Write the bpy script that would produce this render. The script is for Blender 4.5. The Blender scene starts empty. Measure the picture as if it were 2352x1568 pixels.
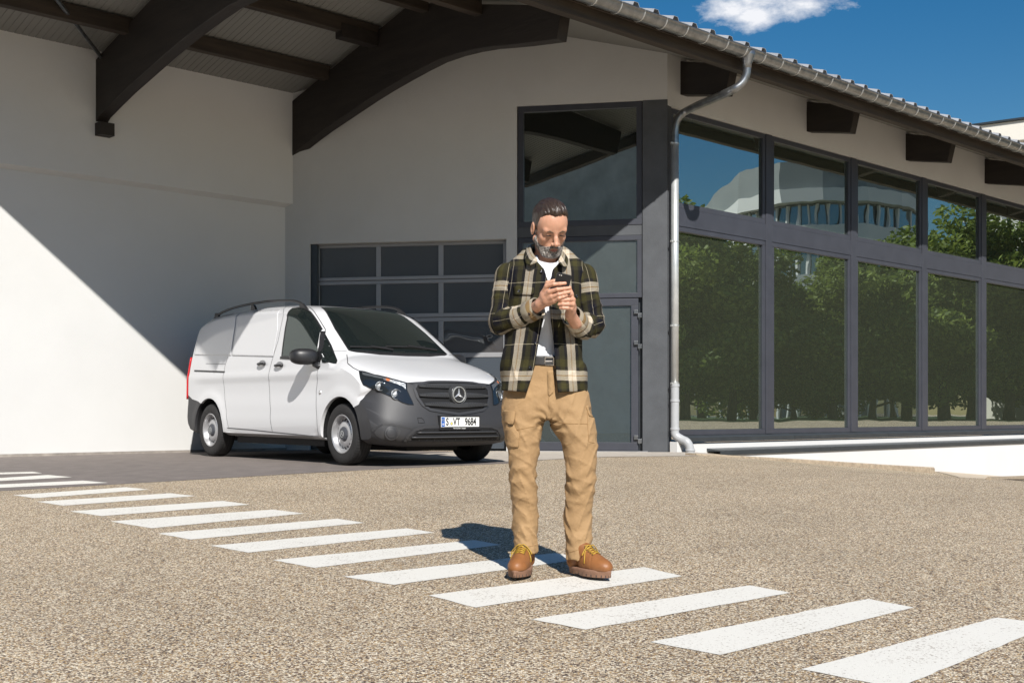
import bpy, bmesh, math, random
import numpy as np
from math import sin, cos, pi, radians, sqrt, atan2, exp
from mathutils import Vector, Matrix
from mathutils.bvhtree import BVHTree
from mathutils.geometry import delaunay_2d_cdt

S = bpy.context.scene
# ---------------- camera ----------------
FPX = 2800.0; HY = 950.0; CX = 1176.0; CH = 0.80   # focal length, horizon and centre in 2352-wide units; eye height
cam_d = bpy.data.cameras.new('camera'); cam = bpy.data.objects.new('camera', cam_d)
S.collection.objects.link(cam)
cam_d.sensor_width = 36.0; cam_d.lens = 36.0*FPX/2352.0
cam_d.shift_y = (HY-784.0)/2352.0
cam_d.clip_start = 0.05; cam_d.clip_end = 2000
cam.location = (0, 0, CH); cam.rotation_euler = (pi/2, 0, 0)
S.camera = cam
# ---------------- sun and sky ----------------
SUN = Vector((0.165, -0.750, 0.641)).normalized()
sun_d = bpy.data.lights.new('sun', 'SUN'); sun = bpy.data.objects.new('sun', sun_d)
S.collection.objects.link(sun)
sun_d.energy = 4.9; sun_d.angle = radians(0.5); sun_d.color = (1.0, 0.965, 0.91)
sun.location = (10, -40, 35); sun.rotation_euler = SUN.to_track_quat('Z', 'Y').to_euler()
W = bpy.data.worlds.new('World'); S.world = W; W.use_nodes = True
nt = W.node_tree; nt.nodes.clear()
def N(t, typ, **kw):
    n = t.nodes.new(typ)
    for k, v in kw.items():
        if k in ('operation', 'blend_type', 'data_type', 'noise_dimensions', 'feature', 'distance', 'attribute_name', 'wave_type', 'bands_direction', 'mode', 'clamp', 'use_clamp', 'interpolation_type', 'attribute_type', 'gradient_type', 'wave_profile'):
            setattr(n, k, v)
        else:
            n.inputs[k].default_value = v
    return n
def Lk(t, a, b): t.links.new(a, b)
sky = nt.nodes.new('ShaderNodeTexSky'); sky.sky_type = 'NISHITA'; sky.sun_disc = False
sky.sun_elevation = math.asin(SUN.z); sky.sun_rotation = atan2(SUN.x, SUN.y)
sky.air_density = 1.15; sky.dust_density = 0.3; sky.ozone_density = 3.0
hs = N(nt, 'ShaderNodeHueSaturation', Saturation=1.45, Value=1.0)
Lk(nt, sky.outputs[0], hs.inputs['Color'])
# small cumulus clouds, by direction in the sky
tc = nt.nodes.new('ShaderNodeTexCoord')
nz = N(nt, 'ShaderNodeTexNoise', Scale=26.0, Detail=10.0, Roughness=0.64)
mp = nt.nodes.new('ShaderNodeMapping'); mp.inputs['Scale'].default_value = (1.0, 1.0, 1.9)
Lk(nt, tc.outputs['Generated'], mp.inputs[0]); Lk(nt, mp.outputs[0], nz.inputs['Vector'])
def blob(dx, dy, dz, rad, squash):
    d = Vector((dx, dy, dz)).normalized()
    sb = N(nt, 'ShaderNodeVectorMath', operation='SUBTRACT'); Lk(nt, tc.outputs['Generated'], sb.inputs[0]); sb.inputs[1].default_value = d
    ml = N(nt, 'ShaderNodeVectorMath', operation='MULTIPLY'); Lk(nt, sb.outputs[0], ml.inputs[0]); ml.inputs[1].default_value = (1/rad, 1/rad, squash/rad)
    ln = N(nt, 'ShaderNodeVectorMath', operation='LENGTH'); Lk(nt, ml.outputs[0], ln.inputs[0])
    mr = nt.nodes.new('ShaderNodeMapRange'); mr.inputs[1].default_value = 0.0; mr.inputs[2].default_value = 1.25; mr.inputs[3].default_value = 0.66; mr.inputs[4].default_value = -0.42
    Lk(nt, ln.outputs['Value'], mr.inputs[0]); return mr.outputs[0]
def pxdir(px, py): return ((px-CX)/FPX, 1.0, (HY-py)/FPX)
blobs = [blob(*pxdir(1755, -10), 0.066, 2.1), blob(*pxdir(1670, 20), 0.046, 2.6), blob(*pxdir(1840, 10), 0.050, 2.8), blob(*pxdir(1740, 34), 0.040, 2.4), blob(1.0, 0.2, 0.33, 0.16, 2.5),
         blob(0.2, -1.0, 0.5, 0.25, 2.0), blob(1.0, -0.5, 0.6, 0.2, 2.0), blob(-1, -0.4, 0.5, 0.3, 2.0)]
acc = blobs[0]
for b in blobs[1:]:
    mx = N(nt, 'ShaderNodeMath', operation='MAXIMUM'); Lk(nt, acc, mx.inputs[0]); Lk(nt, b, mx.inputs[1]); acc = mx.outputs[0]
ad = N(nt, 'ShaderNodeMath', operation='ADD'); Lk(nt, acc, ad.inputs[0])
nm = N(nt, 'ShaderNodeMath', operation='MULTIPLY_ADD'); Lk(nt, nz.outputs['Fac'], nm.inputs[0]); nm.inputs[1].default_value = 1.9; nm.inputs[2].default_value = -0.45; Lk(nt, nm.outputs[0], ad.inputs[1])
cr = nt.nodes.new('ShaderNodeMapRange'); cr.inputs[1].default_value = 0.60; cr.inputs[2].default_value = 1.22; cr.clamp = True
Lk(nt, ad.outputs[0], cr.inputs[0])
cm = N(nt, 'ShaderNodeMix', data_type='RGBA'); Lk(nt, cr.outputs[0], cm.inputs[0]); Lk(nt, hs.outputs[0], cm.inputs[6]); cm.inputs[7].default_value = (12.0, 12.2, 12.8, 1)
bg = nt.nodes.new('ShaderNodeBackground'); bg.inputs[1].default_value = 0.060
wo = nt.nodes.new('ShaderNodeOutputWorld'); Lk(nt, cm.outputs[2], bg.inputs[0]); Lk(nt, bg.outputs[0], wo.inputs[0])
S.view_settings.view_transform = 'Standard'; S.view_settings.look = 'None'
S.view_settings.exposure = 0.33; S.view_settings.gamma = 1.0
S.cycles.max_bounces = 8; S.cycles.diffuse_bounces = 1; S.cycles.glossy_bounces = 4; S.cycles.transparent_max_bounces = 8

# ---------------- helpers ----------------
def tag(o, label=None, cat=None, group=None, kind=None):
    if label: o['label'] = label
    if cat: o['category'] = cat
    if group: o['group'] = group
    if kind: o['kind'] = kind
    return o
def empty(name, loc=(0, 0, 0), rz=0, label=None, cat=None, group=None):
    o = bpy.data.objects.new(name, None); S.collection.objects.link(o)
    o.location = loc; o.rotation_euler = (0, 0, rz); o.empty_display_size = 0.2
    return tag(o, label, cat, group)
def mk(name, verts, faces, mat, parent=None, smooth=False, matidx=None):
    me = bpy.data.meshes.new(name); me.from_pydata([tuple(map(float, v)) for v in verts], [], [tuple(int(i) for i in f) for f in faces])
    for m in (mat if isinstance(mat, (list, tuple)) else [mat]): me.materials.append(m)
    if smooth: me.polygons.foreach_set('use_smooth', [True]*len(me.polygons))
    if matidx is not None: me.polygons.foreach_set('material_index', [int(i) for i in matidx])
    me.update()
    o = bpy.data.objects.new(name, me); S.collection.objects.link(o)
    if parent: o.parent = parent
    return o
class MB:
    """collects shapes for ONE mesh object"""
    def __init__(s): s.v = []; s.f = []; s.mi = []
    def add(s, v, f, mi=0):
        n = len(s.v); s.v += [tuple(p) for p in v]; s.f += [tuple(i+n for i in q) for q in f]; s.mi += [mi]*len(f); return s
    def box(s, x0, x1, y0, y1, z0, z1, mi=0):
        v = [(x0,y0,z0),(x1,y0,z0),(x1,y1,z0),(x0,y1,z0),(x0,y0,z1),(x1,y0,z1),(x1,y1,z1),(x0,y1,z1)]
        return s.add(v, [(0,3,2,1),(4,5,6,7),(0,1,5,4),(1,2,6,5),(2,3,7,6),(3,0,4,7)], mi)
    def prism(s, base, off, mi=0):
        n = len(base); o = Vector(off); v = [Vector(b) for b in base]; w = [b+o for b in v]
        return s.add(v+w, [tuple(range(n-1, -1, -1)), tuple(range(n, 2*n))]+[(i, (i+1) % n, n+(i+1) % n, n+i) for i in range(n)], mi)
    def tube(s, pts, rad, seg=10, mi=0, cap=True):
        pts = [Vector(p) for p in pts]; rads = rad if isinstance(rad, (list, tuple)) else [rad]*len(pts)
        rings = []; up = None
        for i, p in enumerate(pts):
            t = ((pts[min(i+1, len(pts)-1)]-pts[max(i-1, 0)])).normalized()
            if up is None: up = t.orthogonal().normalized()
            up = (up - t*up.dot(t)); up = up.normalized() if up.length > 1e-6 else t.orthogonal().normalized()
            sd = t.cross(up)
            rings.append([p+(up*cos(2*pi*k/seg)+sd*sin(2*pi*k/seg))*rads[i] for k in range(seg)])
        v = [q for r in rings for q in r]
        f = [(i*seg+k, i*seg+(k+1) % seg, (i+1)*seg+(k+1) % seg, (i+1)*seg+k) for i in range(len(pts)-1) for k in range(seg)]
        if cap: f += [tuple(range(seg-1, -1, -1)), tuple((len(pts)-1)*seg+k for k in range(seg))]
        return s.add(v, f, mi)
    def lathe(s, prof, c, axis, seg=32, mi=0, close=False):
        a = Vector(axis).normalized(); u = a.orthogonal().normalized(); w = a.cross(u); c = Vector(c)
        v = [c+a*h+(u*cos(2*pi*k/seg)+w*sin(2*pi*k/seg))*r for (r, h) in prof for k in range(seg)]
        n = len(prof); f = []
        for i in range(n if close else n-1):
            j = (i+1) % n
            f += [(i*seg+k, i*seg+(k+1) % seg, j*seg+(k+1) % seg, j*seg+k) for k in range(seg)]
        return s.add(v, f, mi)
    def build(s, name, mat, parent=None, smooth=False, angle=None):
        o = mk(name, s.v, s.f, mat, parent, smooth, s.mi if isinstance(mat, (list, tuple)) else None)
        if angle is not None: sharp(o, angle)
        return o
def sharp(o, deg):
    me = o.data; bm = bmesh.new(); bm.from_mesh(me)
    bmesh.ops.recalc_face_normals(bm, faces=bm.faces)
    for f in bm.faces: f.smooth = True
    for e in bm.edges:
        if len(e.link_faces) == 2 and e.calc_face_angle(0) > radians(deg): e.smooth = False
    bm.to_mesh(me); bm.free(); me.update(); return o
def recalc(o):
    bm = bmesh.new(); bm.from_mesh(o.data); bmesh.ops.recalc_face_normals(bm, faces=bm.faces); bm.to_mesh(o.data); bm.free(); return o
def bevel(o, w, seg=2, deg=40):
    m = o.modifiers.new('bevel', 'BEVEL'); m.width = w; m.segments = seg; m.limit_method = 'ANGLE'; m.angle_limit = radians(deg); return o
def sst(t): t = min(1, max(0, t)); return t*t*(3-2*t)
def lerp(a, b, t): return a+(b-a)*t
def bool_op(o, cutter, op, drop=True):
    m = o.modifiers.new('b', 'BOOLEAN'); m.operation = op; m.object = cutter; m.solver = 'EXACT'
    bpy.context.view_layer.update()
    dg = bpy.context.evaluated_depsgraph_get()
    me = bpy.data.meshes.new_from_object(o.evaluated_get(dg)); o.modifiers.clear(); o.data = me
    if drop: bpy.data.objects.remove(cutter)
    return o

# ---------------- materials ----------------
def mat(name, col, rough=0.6, metal=0.0, noise=0.0, nscale=20.0, bump=0.0, bscale=60.0, spec=0.5, coat=0.0, coords='Object', col2=None, detail=5.0, stretch=None):
    m = bpy.data.materials.new(name); m.use_nodes = True; t = m.node_tree; b = t.nodes['Principled BSDF']
    b.inputs['Base Color'].default_value = (*col, 1); b.inputs['Roughness'].default_value = rough; b.inputs['Metallic'].default_value = metal
    b.inputs['Specular IOR Level'].default_value = spec; b.inputs['Coat Weight'].default_value = coat; b.inputs['Coat Roughness'].default_value = 0.04
    tc = t.nodes.new('ShaderNodeTexCoord'); src = tc.outputs[coords]
    if stretch:
        mp = t.nodes.new('ShaderNodeMapping'); mp.inputs['Scale'].default_value = stretch; Lk(t, src, mp.inputs[0]); src = mp.outputs[0]
    if noise > 0 or col2:
        n = N(t, 'ShaderNodeTexNoise', Scale=nscale, Detail=detail, Roughness=0.6); Lk(t, src, n.inputs['Vector'])
        mr = t.nodes.new('ShaderNodeMapRange'); mr.inputs[1].default_value = 0.3; mr.inputs[2].default_value = 0.7; Lk(t, n.outputs['Fac'], mr.inputs[0])
        mx = N(t, 'ShaderNodeMix', data_type='RGBA'); Lk(t, mr.outputs[0], mx.inputs[0])
        c1 = tuple(c*(1-noise) for c in col); c2 = col2 if col2 else tuple(min(1, c*(1+noise)) for c in col)
        mx.inputs[6].default_value = (*c1, 1); mx.inputs[7].default_value = (*c2, 1); Lk(t, mx.outputs[2], b.inputs['Base Color'])
    if bump > 0:
        n2 = N(t, 'ShaderNodeTexNoise', Scale=bscale, Detail=4.0); Lk(t, src, n2.inputs['Vector'])
        bp = t.nodes.new('ShaderNodeBump'); bp.inputs['Strength'].default_value = min(1.0, bump); bp.inputs['Distance'].default_value = 0.01 if bump <= 1 else 0.01*bump
        Lk(t, n2.outputs['Fac'], bp.inputs['Height']); Lk(t, bp.outputs[0], b.inputs['Normal'])
    return m
def glassy(name, dark, refl, tint=(0.9, 0.97, 1.0), wav=0.004, wscale=1.3, rough=0.0, fres=True):
    """dark pane with a mirror-like coating, slightly wavy"""
    m = bpy.data.materials.new(name); m.use_nodes = True; t = m.node_tree; t.nodes.clear()
    out = t.nodes.new('ShaderNodeOutputMaterial'); d = t.nodes.new('ShaderNodeBsdfDiffuse'); d.inputs[0].default_value = (*dark, 1)
    g = t.nodes.new('ShaderNodeBsdfGlossy'); g.inputs[0].default_value = (*tint, 1); g.inputs['Roughness'].default_value = rough
    mx = t.nodes.new('ShaderNodeMixShader')
    if fres:
        fr = N(t, 'ShaderNodeFresnel', IOR=1.5); mr = t.nodes.new('ShaderNodeMapRange'); mr.inputs[3].default_value = refl; mr.inputs[4].default_value = 1.0
        Lk(t, fr.outputs[0], mr.inputs[0]); Lk(t, mr.outputs[0], mx.inputs[0])
    else: mx.inputs[0].default_value = refl
    tc = t.nodes.new('ShaderNodeTexCoord'); n = N(t, 'ShaderNodeTexNoise', Scale=wscale, Detail=1.5); Lk(t, tc.outputs['Object'], n.inputs['Vector'])
    bp = t.nodes.new('ShaderNodeBump'); bp.inputs['Strength'].default_value = 1.0; bp.inputs['Distance'].default_value = wav
    Lk(t, n.outputs['Fac'], bp.inputs['Height']); Lk(t, bp.outputs[0], g.inputs['Normal'])
    Lk(t, d.outputs[0], mx.inputs[1]); Lk(t, g.outputs[0], mx.inputs[2]); Lk(t, mx.outputs[0], out.inputs[0])
    return m
# a pixel of the photograph (2352 wide) met with a plane through p0 with normal n: used to take sizes off real surfaces
EYE = Vector((0, 0, CH))
def ray(px, py): return Vector(pxdir(px, py)).normalized()
def on_plane(px, py, p0, n):
    d = ray(px, py); n = Vector(n); return EYE+d*((Vector(p0)-EYE).dot(n)/d.dot(n))
# ---------------- ground ----------------
def gz(x, y):
    a = 0.036*(y-6.05)
    if y > 11.5: a = 0.1962+0.054*(1-exp(-(y-11.5)*0.036/0.054))
    if y < 2.0: a = -0.1458
    k = sst((y-9)/8.0) if y < 40 else 1.0
    drop = min(0.098*max(0.0, x-2.6)*k, 0.75)*(1-sst((x-12)/6.0))
    return a-drop+0.32*sst((x-12)/10.0)*(1 if y > 0 else sst((y+12)/12.0))
def on_ground(px, py):
    d = ray(px, py); lo, hi = 0.5, 200.0
    f = lambda t: (EYE+d*t).z-gz((EYE+d*t).x, (EYE+d*t).y)
    t = 0.5
    while t < 200 and f(t) > 0: t += 0.25
    lo, hi = t-0.25, t
    for _ in range(30):
        m = (lo+hi)/2
        if f(m) > 0: lo = m
        else: hi = m
    return EYE+d*hi
def aggregate(name, base=1.0, fine=1.0):
    m = bpy.data.materials.new(name); m.use_nodes = True; t = m.node_tree; b = t.nodes['Principled BSDF']
    tc = t.nodes.new('ShaderNodeTexCoord')
    wn = N(t, 'ShaderNodeTexNoise', Scale=60.0, Detail=2.0); Lk(t, tc.outputs['Object'], wn.inputs['Vector'])
    v = N(t, 'ShaderNodeTexVoronoi', Scale=150.0/fine); Lk(t, tc.outputs['Object'], v.inputs['Vector'])
    sep = t.nodes.new('ShaderNodeSeparateColor'); Lk(t, v.outputs['Color'], sep.inputs[0])
    cr = t.nodes.new('ShaderNodeValToRGB'); Lk(t, sep.outputs[0], cr.inputs[0]); e = cr.color_ramp; e.interpolation = 'CONSTANT'
    cols = [(0, (0.09, 0.065, 0.05)), (0.13, (0.25, 0.185, 0.14)), (0.27, (0.46, 0.36, 0.26)), (0.42, (0.66, 0.54, 0.40)), (0.57, (0.55, 0.37, 0.17)), (0.65, (0.85, 0.76, 0.60)), (0.78, (1.0, 0.93, 0.80)), (0.93, (0.14, 0.11, 0.10))]
    while len(e.elements) < len(cols): e.elements.new(0.5)
    for el, (p, c) in zip(e.elements, cols): el.position = p; el.color = (c[0]*base*1.06, c[1]*base*1.0, c[2]*base*0.90, 1)
    # dark mortar between the pebbles
    v2 = N(t, 'ShaderNodeTexVoronoi', Scale=150.0/fine, feature='DISTANCE_TO_EDGE'); Lk(t, tc.outputs['Object'], v2.inputs['Vector'])
    mr = t.nodes.new('ShaderNodeMapRange'); mr.inputs[1].default_value = 0.0; mr.inputs[2].default_value = 0.12; mr.inputs[3].default_value = 0.45; Lk(t, v2.outputs['Distance'], mr.inputs[0])
    mx = N(t, 'ShaderNodeMix', data_type='RGBA', blend_type='MULTIPLY'); mx.inputs[0].default_value = 1.0; Lk(t, cr.outputs[0], mx.inputs[6]); Lk(t, mr.outputs[0], mx.inputs[7])
    # broad wear
    n2 = N(t, 'ShaderNodeTexNoise', Scale=0.9, Detail=5.0); Lk(t, tc.outputs['Object'], n2.inputs['Vector'])
    m2 = t.nodes.new('ShaderNodeMapRange'); m2.inputs[1].default_value = 0.25; m2.inputs[2].default_value = 0.75; m2.inputs[3].default_value = 0.88; m2.inputs[4].default_value = 1.10; Lk(t, n2.outputs['Fac'], m2.inputs[0])
    m3 = N(t, 'ShaderNodeMix', data_type='RGBA', blend_type='MULTIPLY'); m3.inputs[0].default_value = 1.0; Lk(t, mx.outputs[2], m3.inputs[6]); Lk(t, m2.outputs[0], m3.inputs[7])
    Lk(t, m3.outputs[2], b.inputs['Base Color']); b.inputs['Roughness'].default_value = 0.75
    bp = t.nodes.new('ShaderNodeBump'); bp.inputs['Strength'].default_value = 0.9; bp.inputs['Distance'].default_value = 0.006
    Lk(t, v2.outputs['Distance'], bp.inputs['Height']); Lk(t, bp.outputs[0], b.inputs['Normal'])
    return m
M_AGG = aggregate('exposed_aggregate', 0.90)
M_ASPH = mat('asphalt', (0.185, 0.158, 0.142), 0.8, noise=0.16, nscale=5.0, bump=0.5, bscale=220, detail=9)
M_CONC = mat('concrete_strip', (0.46, 0.41, 0.35), 0.85, noise=0.18, nscale=9, bump=0.5, bscale=90, detail=8)
M_PAVE = mat('beige_paving', (0.52, 0.43, 0.33), 0.85, noise=0.12, nscale=14, bump=0.5, bscale=90, detail=8)
M_LAWN = mat('lawn_green', (0.045, 0.08, 0.02), 0.9, noise=0.4, nscale=2.0, bump=1.0, bscale=30)
xs = sorted(set([-400, -200, -120, -80, -60, -45, -30, -22, -16]+list(np.arange(-12, 14.01, 0.5))+[15, 16, 18, 20, 23, 26, 30, 36, 45, 60, 80, 120, 200, 400]))
ys = sorted(set([-400, -200, -120, -80, -50, -30, -20, -12, -8, -5]+list(np.arange(-3, 30.01, 0.5))+[32, 35, 40, 46, 55, 70, 90, 120, 200, 400]))
gv = [(x, y, gz(x, y)) for y in ys for x in xs]; nx = len(xs)
gf = [(j*nx+i, j*nx+i+1, (j+1)*nx+i+1, (j+1)*nx+i) for j in range(len(ys)-1) for i in range(nx-1)]
tag(mk('ground', gv, gf, M_AGG, smooth=True), kind='structure')
def draped(name, poly, material, lift, kind='structure', res=0.5, jitter=0.0, seed=1, parent=None):
    """a sheet following the ground, lifted a few mm"""
    rnd = random.Random(seed); P = []
    n = len(poly)
    for i in range(n):
        a = Vector(poly[i]); b = Vector(poly[(i+1) % n]); k = max(1, int((b-a).length/(0.06 if jitter else res)))
        for j in range(k):
            p = a.lerp(b, j/k)
            if jitter and j: p = p+Vector((rnd.uniform(-jitter, jitter), rnd.uniform(-jitter, jitter)))
            P.append(p)
    m = len(P); x0 = min(p.x for p in P); x1 = max(p.x for p in P); y0 = min(p.y for p in P); y1 = max(p.y for p in P)
    def inside(q):
        c = False
        for i in range(m):
            a, b = P[i], P[i-1]
            if (a.y > q[1]) != (b.y > q[1]) and q[0] < (b.x-a.x)*(q[1]-a.y)/(b.y-a.y)+a.x: c = not c
        return c
    pts = list(P); step = max(res, (x1-x0)/60, (y1-y0)/60)
    x = x0+step/2
    while x < x1:
        y = y0+step/2
        while y < y1:
            if inside((x, y)): pts.append(Vector((x, y)))
            y += step
        x += step
    v, e, f, *_ = delaunay_2d_cdt(pts, [(i, (i+1) % m) for i in range(m)], [], 1, 1e-5)
    o = mk(name, [(p.x, p.y, gz(p.x, p.y)+lift) for p in v], f, material, parent, smooth=True)
    bm = bmesh.new(); bm.from_mesh(o.data); bmesh.ops.recalc_face_normals(bm, faces=bm.faces)
    if sum(ff.normal.z for ff in bm.faces) < 0: bmesh.ops.reverse_faces(bm, faces=bm.faces)
    bm.to_mesh(o.data); bm.free()
    if kind: o['kind'] = kind
    return o
# ---------------- building frame ----------------
ANG = atan2(0.694, 0.72); C0 = Vector((2.23, 17.5, 0.0))
DV = Vector((cos(ANG), sin(ANG), 0)); YV = Vector((-sin(ANG), cos(ANG), 0))    # along the facade, into the building
def BL(t, y, z=0.0): return C0+DV*t+YV*y+Vector((0, 0, z))
def to_local(p): q = Vector(p)-C0; return Vector((q.dot(DV), q.dot(YV), q.z))
T1, Y1 = -3.362, 4.70                       # inner corner of the recess
def roof_z(y): return min(5.60+0.274*(y+1.34), 5.64+0.274*(4.70-y))
# asphalt apron before the garage, up to the walls
e1 = on_ground(-60, 1131); e2 = on_ground(560, 1095); e3 = on_ground(1165, 1064); e4 = on_ground(1250, 1056)
asp = [BL(-24, 4.5)[:2], tuple((BL(-24, 4.5)+(e1-e2).normalized()*0.1+Vector((-1.5, -5.2, 0)))[:2]), e1[:2], e2[:2], e3[:2], e4[:2], (1.3, 17.35), BL(T1, Y1-0.01)[:2]]
draped('asphalt_apron', asp, M_ASPH, 0.002, jitter=0.012)
c1 = on_ground(1165, 1060); c2 = on_ground(1600, 1047)
draped('concrete_strip', [(c1.x-2.2, c1.y+0.9), tuple(c1[:2]), tuple(on_ground(1400, 1049)[:2]), tuple(c2[:2]), (2.9, 17.55), (2.2, 17.47), (-0.5, 17.97)], M_CONC, 0.004, jitter=0.008, seed=4)
draped('beige_path', [tuple(on_ground(2150, 1083)[:2]), tuple(on_ground(2352, 1104)[:2]), tuple((on_ground(2352, 1104)+Vector((3, 1, 0)))[:2]), BL(16, -0.2)[:2], BL(8, -0.2)[:2]], M_PAVE, 0.008, seed=5)
# lawn across the yard, seen in the windows
def mirrored(px, Yv):
    """ground point that a window shows in pixel column px at virtual distance Yv"""
    P = Vector(((px-CX)/FPX*Yv, Yv, 0)); n = -YV
    return P-n*2*((P-C0).dot(n))
LAWN = [tuple(mirrored(px, Yv)[:2]) for px, Yv in ((1350, 40), (1560, 39), (1800, 38), (2050, 38), (2352, 39), (2700, 44), (2700, 120), (1350, 120))]
draped('lawn', LAWN, M_LAWN, 0.01, res=2.0)
# zebra crossing
M_PAINT = mat('road_paint', (0.75, 0.72, 0.65), 0.6, noise=0.03, nscale=90, bump=0.25, bscale=180)
def wear(m):
    t = m.node_tree; b = t.nodes['Principled BSDF']; tc = t.nodes.new('ShaderNodeTexCoord')
    n = N(t, 'ShaderNodeTexNoise', Scale=75.0, Detail=3.0, Roughness=0.7); Lk(t, tc.outputs['Object'], n.inputs['Vector'])
    n2 = N(t, 'ShaderNodeTexNoise', Scale=3.0, Detail=3.0); Lk(t, tc.outputs['Object'], n2.inputs['Vector'])
    a = N(t, 'ShaderNodeMath', operation='MULTIPLY_ADD'); Lk(t, n2.outputs['Fac'], a.inputs[0]); a.inputs[1].default_value = 0.25; Lk(t, n.outputs['Fac'], a.inputs[2])
    r = t.nodes.new('ShaderNodeMapRange'); r.inputs[1].default_value = 0.46; r.inputs[2].default_value = 0.53; Lk(t, a.outputs[0], r.inputs[0])
    mx = N(t, 'ShaderNodeMix', data_type='RGBA'); src = b.inputs['Base Color'].links[0].from_socket
    Lk(t, r.outputs[0], mx.inputs[0]); mx.inputs[6].default_value = (0.36, 0.31, 0.25, 1); Lk(t, src, mx.inputs[7]); Lk(t, mx.outputs[2], b.inputs['Base Color'])
wear(M_PAINT)
stripes = [((-90,1088),(75,1083.5),(97,1087),(-85,1092)), ((-60,1102),(110,1091),(166,1096),(-40,1107)), ((-50,1115),(190,1104),(249,1109),(-30,1122)), ((30,1137),(290,1118.5),(343,1124),(78,1144)),
           ((85,1152),(392,1132.5),(448,1139),(145,1161)), ((160,1174),(512,1150),(574,1158.5),(233,1185)), ((253,1197),(627,1170),(700,1179),(348,1213)),
           ((362,1225),(775,1191),(838,1200.5),(438,1239)), ((484,1253),(935,1213),(998,1223),(570,1269)), ((626,1286),(1090,1240),(1152,1251),(722,1304)),
           ((788,1324),(1275,1270),(1352,1282),(905,1343)), ((984,1367),(1480,1302),(1567,1323),(1092,1395)), ((1220,1422),(1722,1344),(1815,1361),(1345,1446)),
           ((1493,1474),(1995,1375),(2099,1395),(1655,1504)), ((1840,1537),(2290,1418),(2420,1434),(2060,1580))]
for i, st in enumerate(stripes):
    draped('road_marking_stripe', [tuple(on_ground(*p)[:2]) for p in st], M_PAINT, 0.002 if i > 2 else 0.004, jitter=0.004, seed=20+i)
# kerb by the sunken wall
M_KERB = mat('kerb_concrete', (0.34, 0.27, 0.19), 0.9, noise=0.35, nscale=16, bump=1.0, bscale=60, detail=8)
kp = [on_ground(1600, 1046), on_ground(1850, 1063), on_ground(2050, 1079), on_ground(2147, 1086.5)]
kb = MB(); secs = []
for i, p in enumerate(kp):
    q = kp[min(i+1, 3)]-kp[max(i-1, 0)]; q.z = 0; q.normalize(); s_ = Vector((q.y, -q.x, 0))
    h = [0.03, 0.055, 0.08, 0.10][i]
    secs.append([p-s_*0.20+Vector((0, 0, -0.08)), p-s_*0.20+Vector((0, 0, h)), p-s_*0.02+Vector((0, 0, h)), p+Vector((0, 0, h-0.02)), p+s_*0.012+Vector((0, 0, -0.08))])
for a, b in zip(secs, secs[1:]):
    kb.add(a+b, [(i, i+1, 6+i, 5+i) for i in range(4)]+[(4, 0, 5, 9)])
kb.add(secs[-1], [(0, 1, 2, 3, 4)]); kb.add(secs[0], [(4, 3, 2, 1, 0)])
o = kb.build('kerb', M_KERB); recalc(o); o['kind'] = 'structure'
e_ = [on_ground(2270, 1101), on_ground(2420, 1094)]
o = MB().tube([e_[0]+Vector((0, 0, 0.0)), e_[1]+Vector((0, 0, 0.01))], 0.03, 6).build('path_edging', M_KERB); o['kind'] = 'structure'

# ---------------- hall building ----------------
HALL = empty('hall_building', C0, ANG, 'white rendered hall with glazed dark grey facade, brown arched timber beams and metal roof', 'building')
M_WALL = mat('white_render', (0.65, 0.645, 0.63), 0.85, noise=0.025, nscale=1.2, bump=0.3, bscale=110, detail=6)
M_WALLB = mat('white_render_coarse', (0.57, 0.57, 0.56), 0.85, noise=0.03, nscale=1.5, bump=0.5, bscale=110, detail=6)
M_SOFF = mat('soffit_panel', (0.24, 0.235, 0.215), 0.6)
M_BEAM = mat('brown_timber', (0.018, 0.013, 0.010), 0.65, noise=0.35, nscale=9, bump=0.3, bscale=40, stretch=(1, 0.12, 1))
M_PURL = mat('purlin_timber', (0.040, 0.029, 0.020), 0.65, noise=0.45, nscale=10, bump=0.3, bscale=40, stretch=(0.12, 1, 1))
M_ANTH = mat('anthracite_frame', (0.048, 0.051, 0.064), 0.42, noise=0.10, nscale=4, bump=0.1, bscale=50)
M_COLM = mat('anthracite_column', (0.070, 0.075, 0.083), 0.7, noise=0.18, nscale=3, bump=0.25, bscale=80, detail=7)
M_ZINC = mat('zinc', (0.27, 0.28, 0.29), 0.30, metal=0.85, noise=0.28, nscale=9, bump=0.05, bscale=30)
M_ROOF = mat('roof_metal', (0.50, 0.50, 0.50), 0.4, metal=0.35, noise=0.15, nscale=3)
M_PVC = mat('grey_pvc', (0.40, 0.41, 0.42), 0.35, noise=0.08, nscale=8)
M_GFR = mat('garage_frame', (0.36, 0.36, 0.37), 0.4, metal=0.3, noise=0.05, nscale=5)
M_GPAN = mat('garage_panel', (0.055, 0.068, 0.085), 0.55)
M_FLASH = mat('dark_flashing', (0.05, 0.058, 0.065), 0.35, metal=0.3, noise=0.15, nscale=4)
G_WIN = glassy('window_glass', (0.052, 0.060, 0.042), 0.53, tint=(0.86, 0.95, 0.93), wav=0.0018, wscale=1.1)  # greenish diffuse base paints a haze over the mirrored trees
G_DOOR = glassy('door_glass_clear', (0.012, 0.015, 0.014), 0.34, tint=(0.85, 0.93, 0.90), wav=0.002, wscale=1.0)
G_FROST = glassy('door_glass_film', (0.070, 0.082, 0.079), 0.27, tint=(0.9, 0.95, 0.95), wav=0.001, wscale=1.0)
G_GAR = glassy('garage_glass', (0.070, 0.066, 0.066), 0.07, wav=0.02, wscale=1.6)

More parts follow.
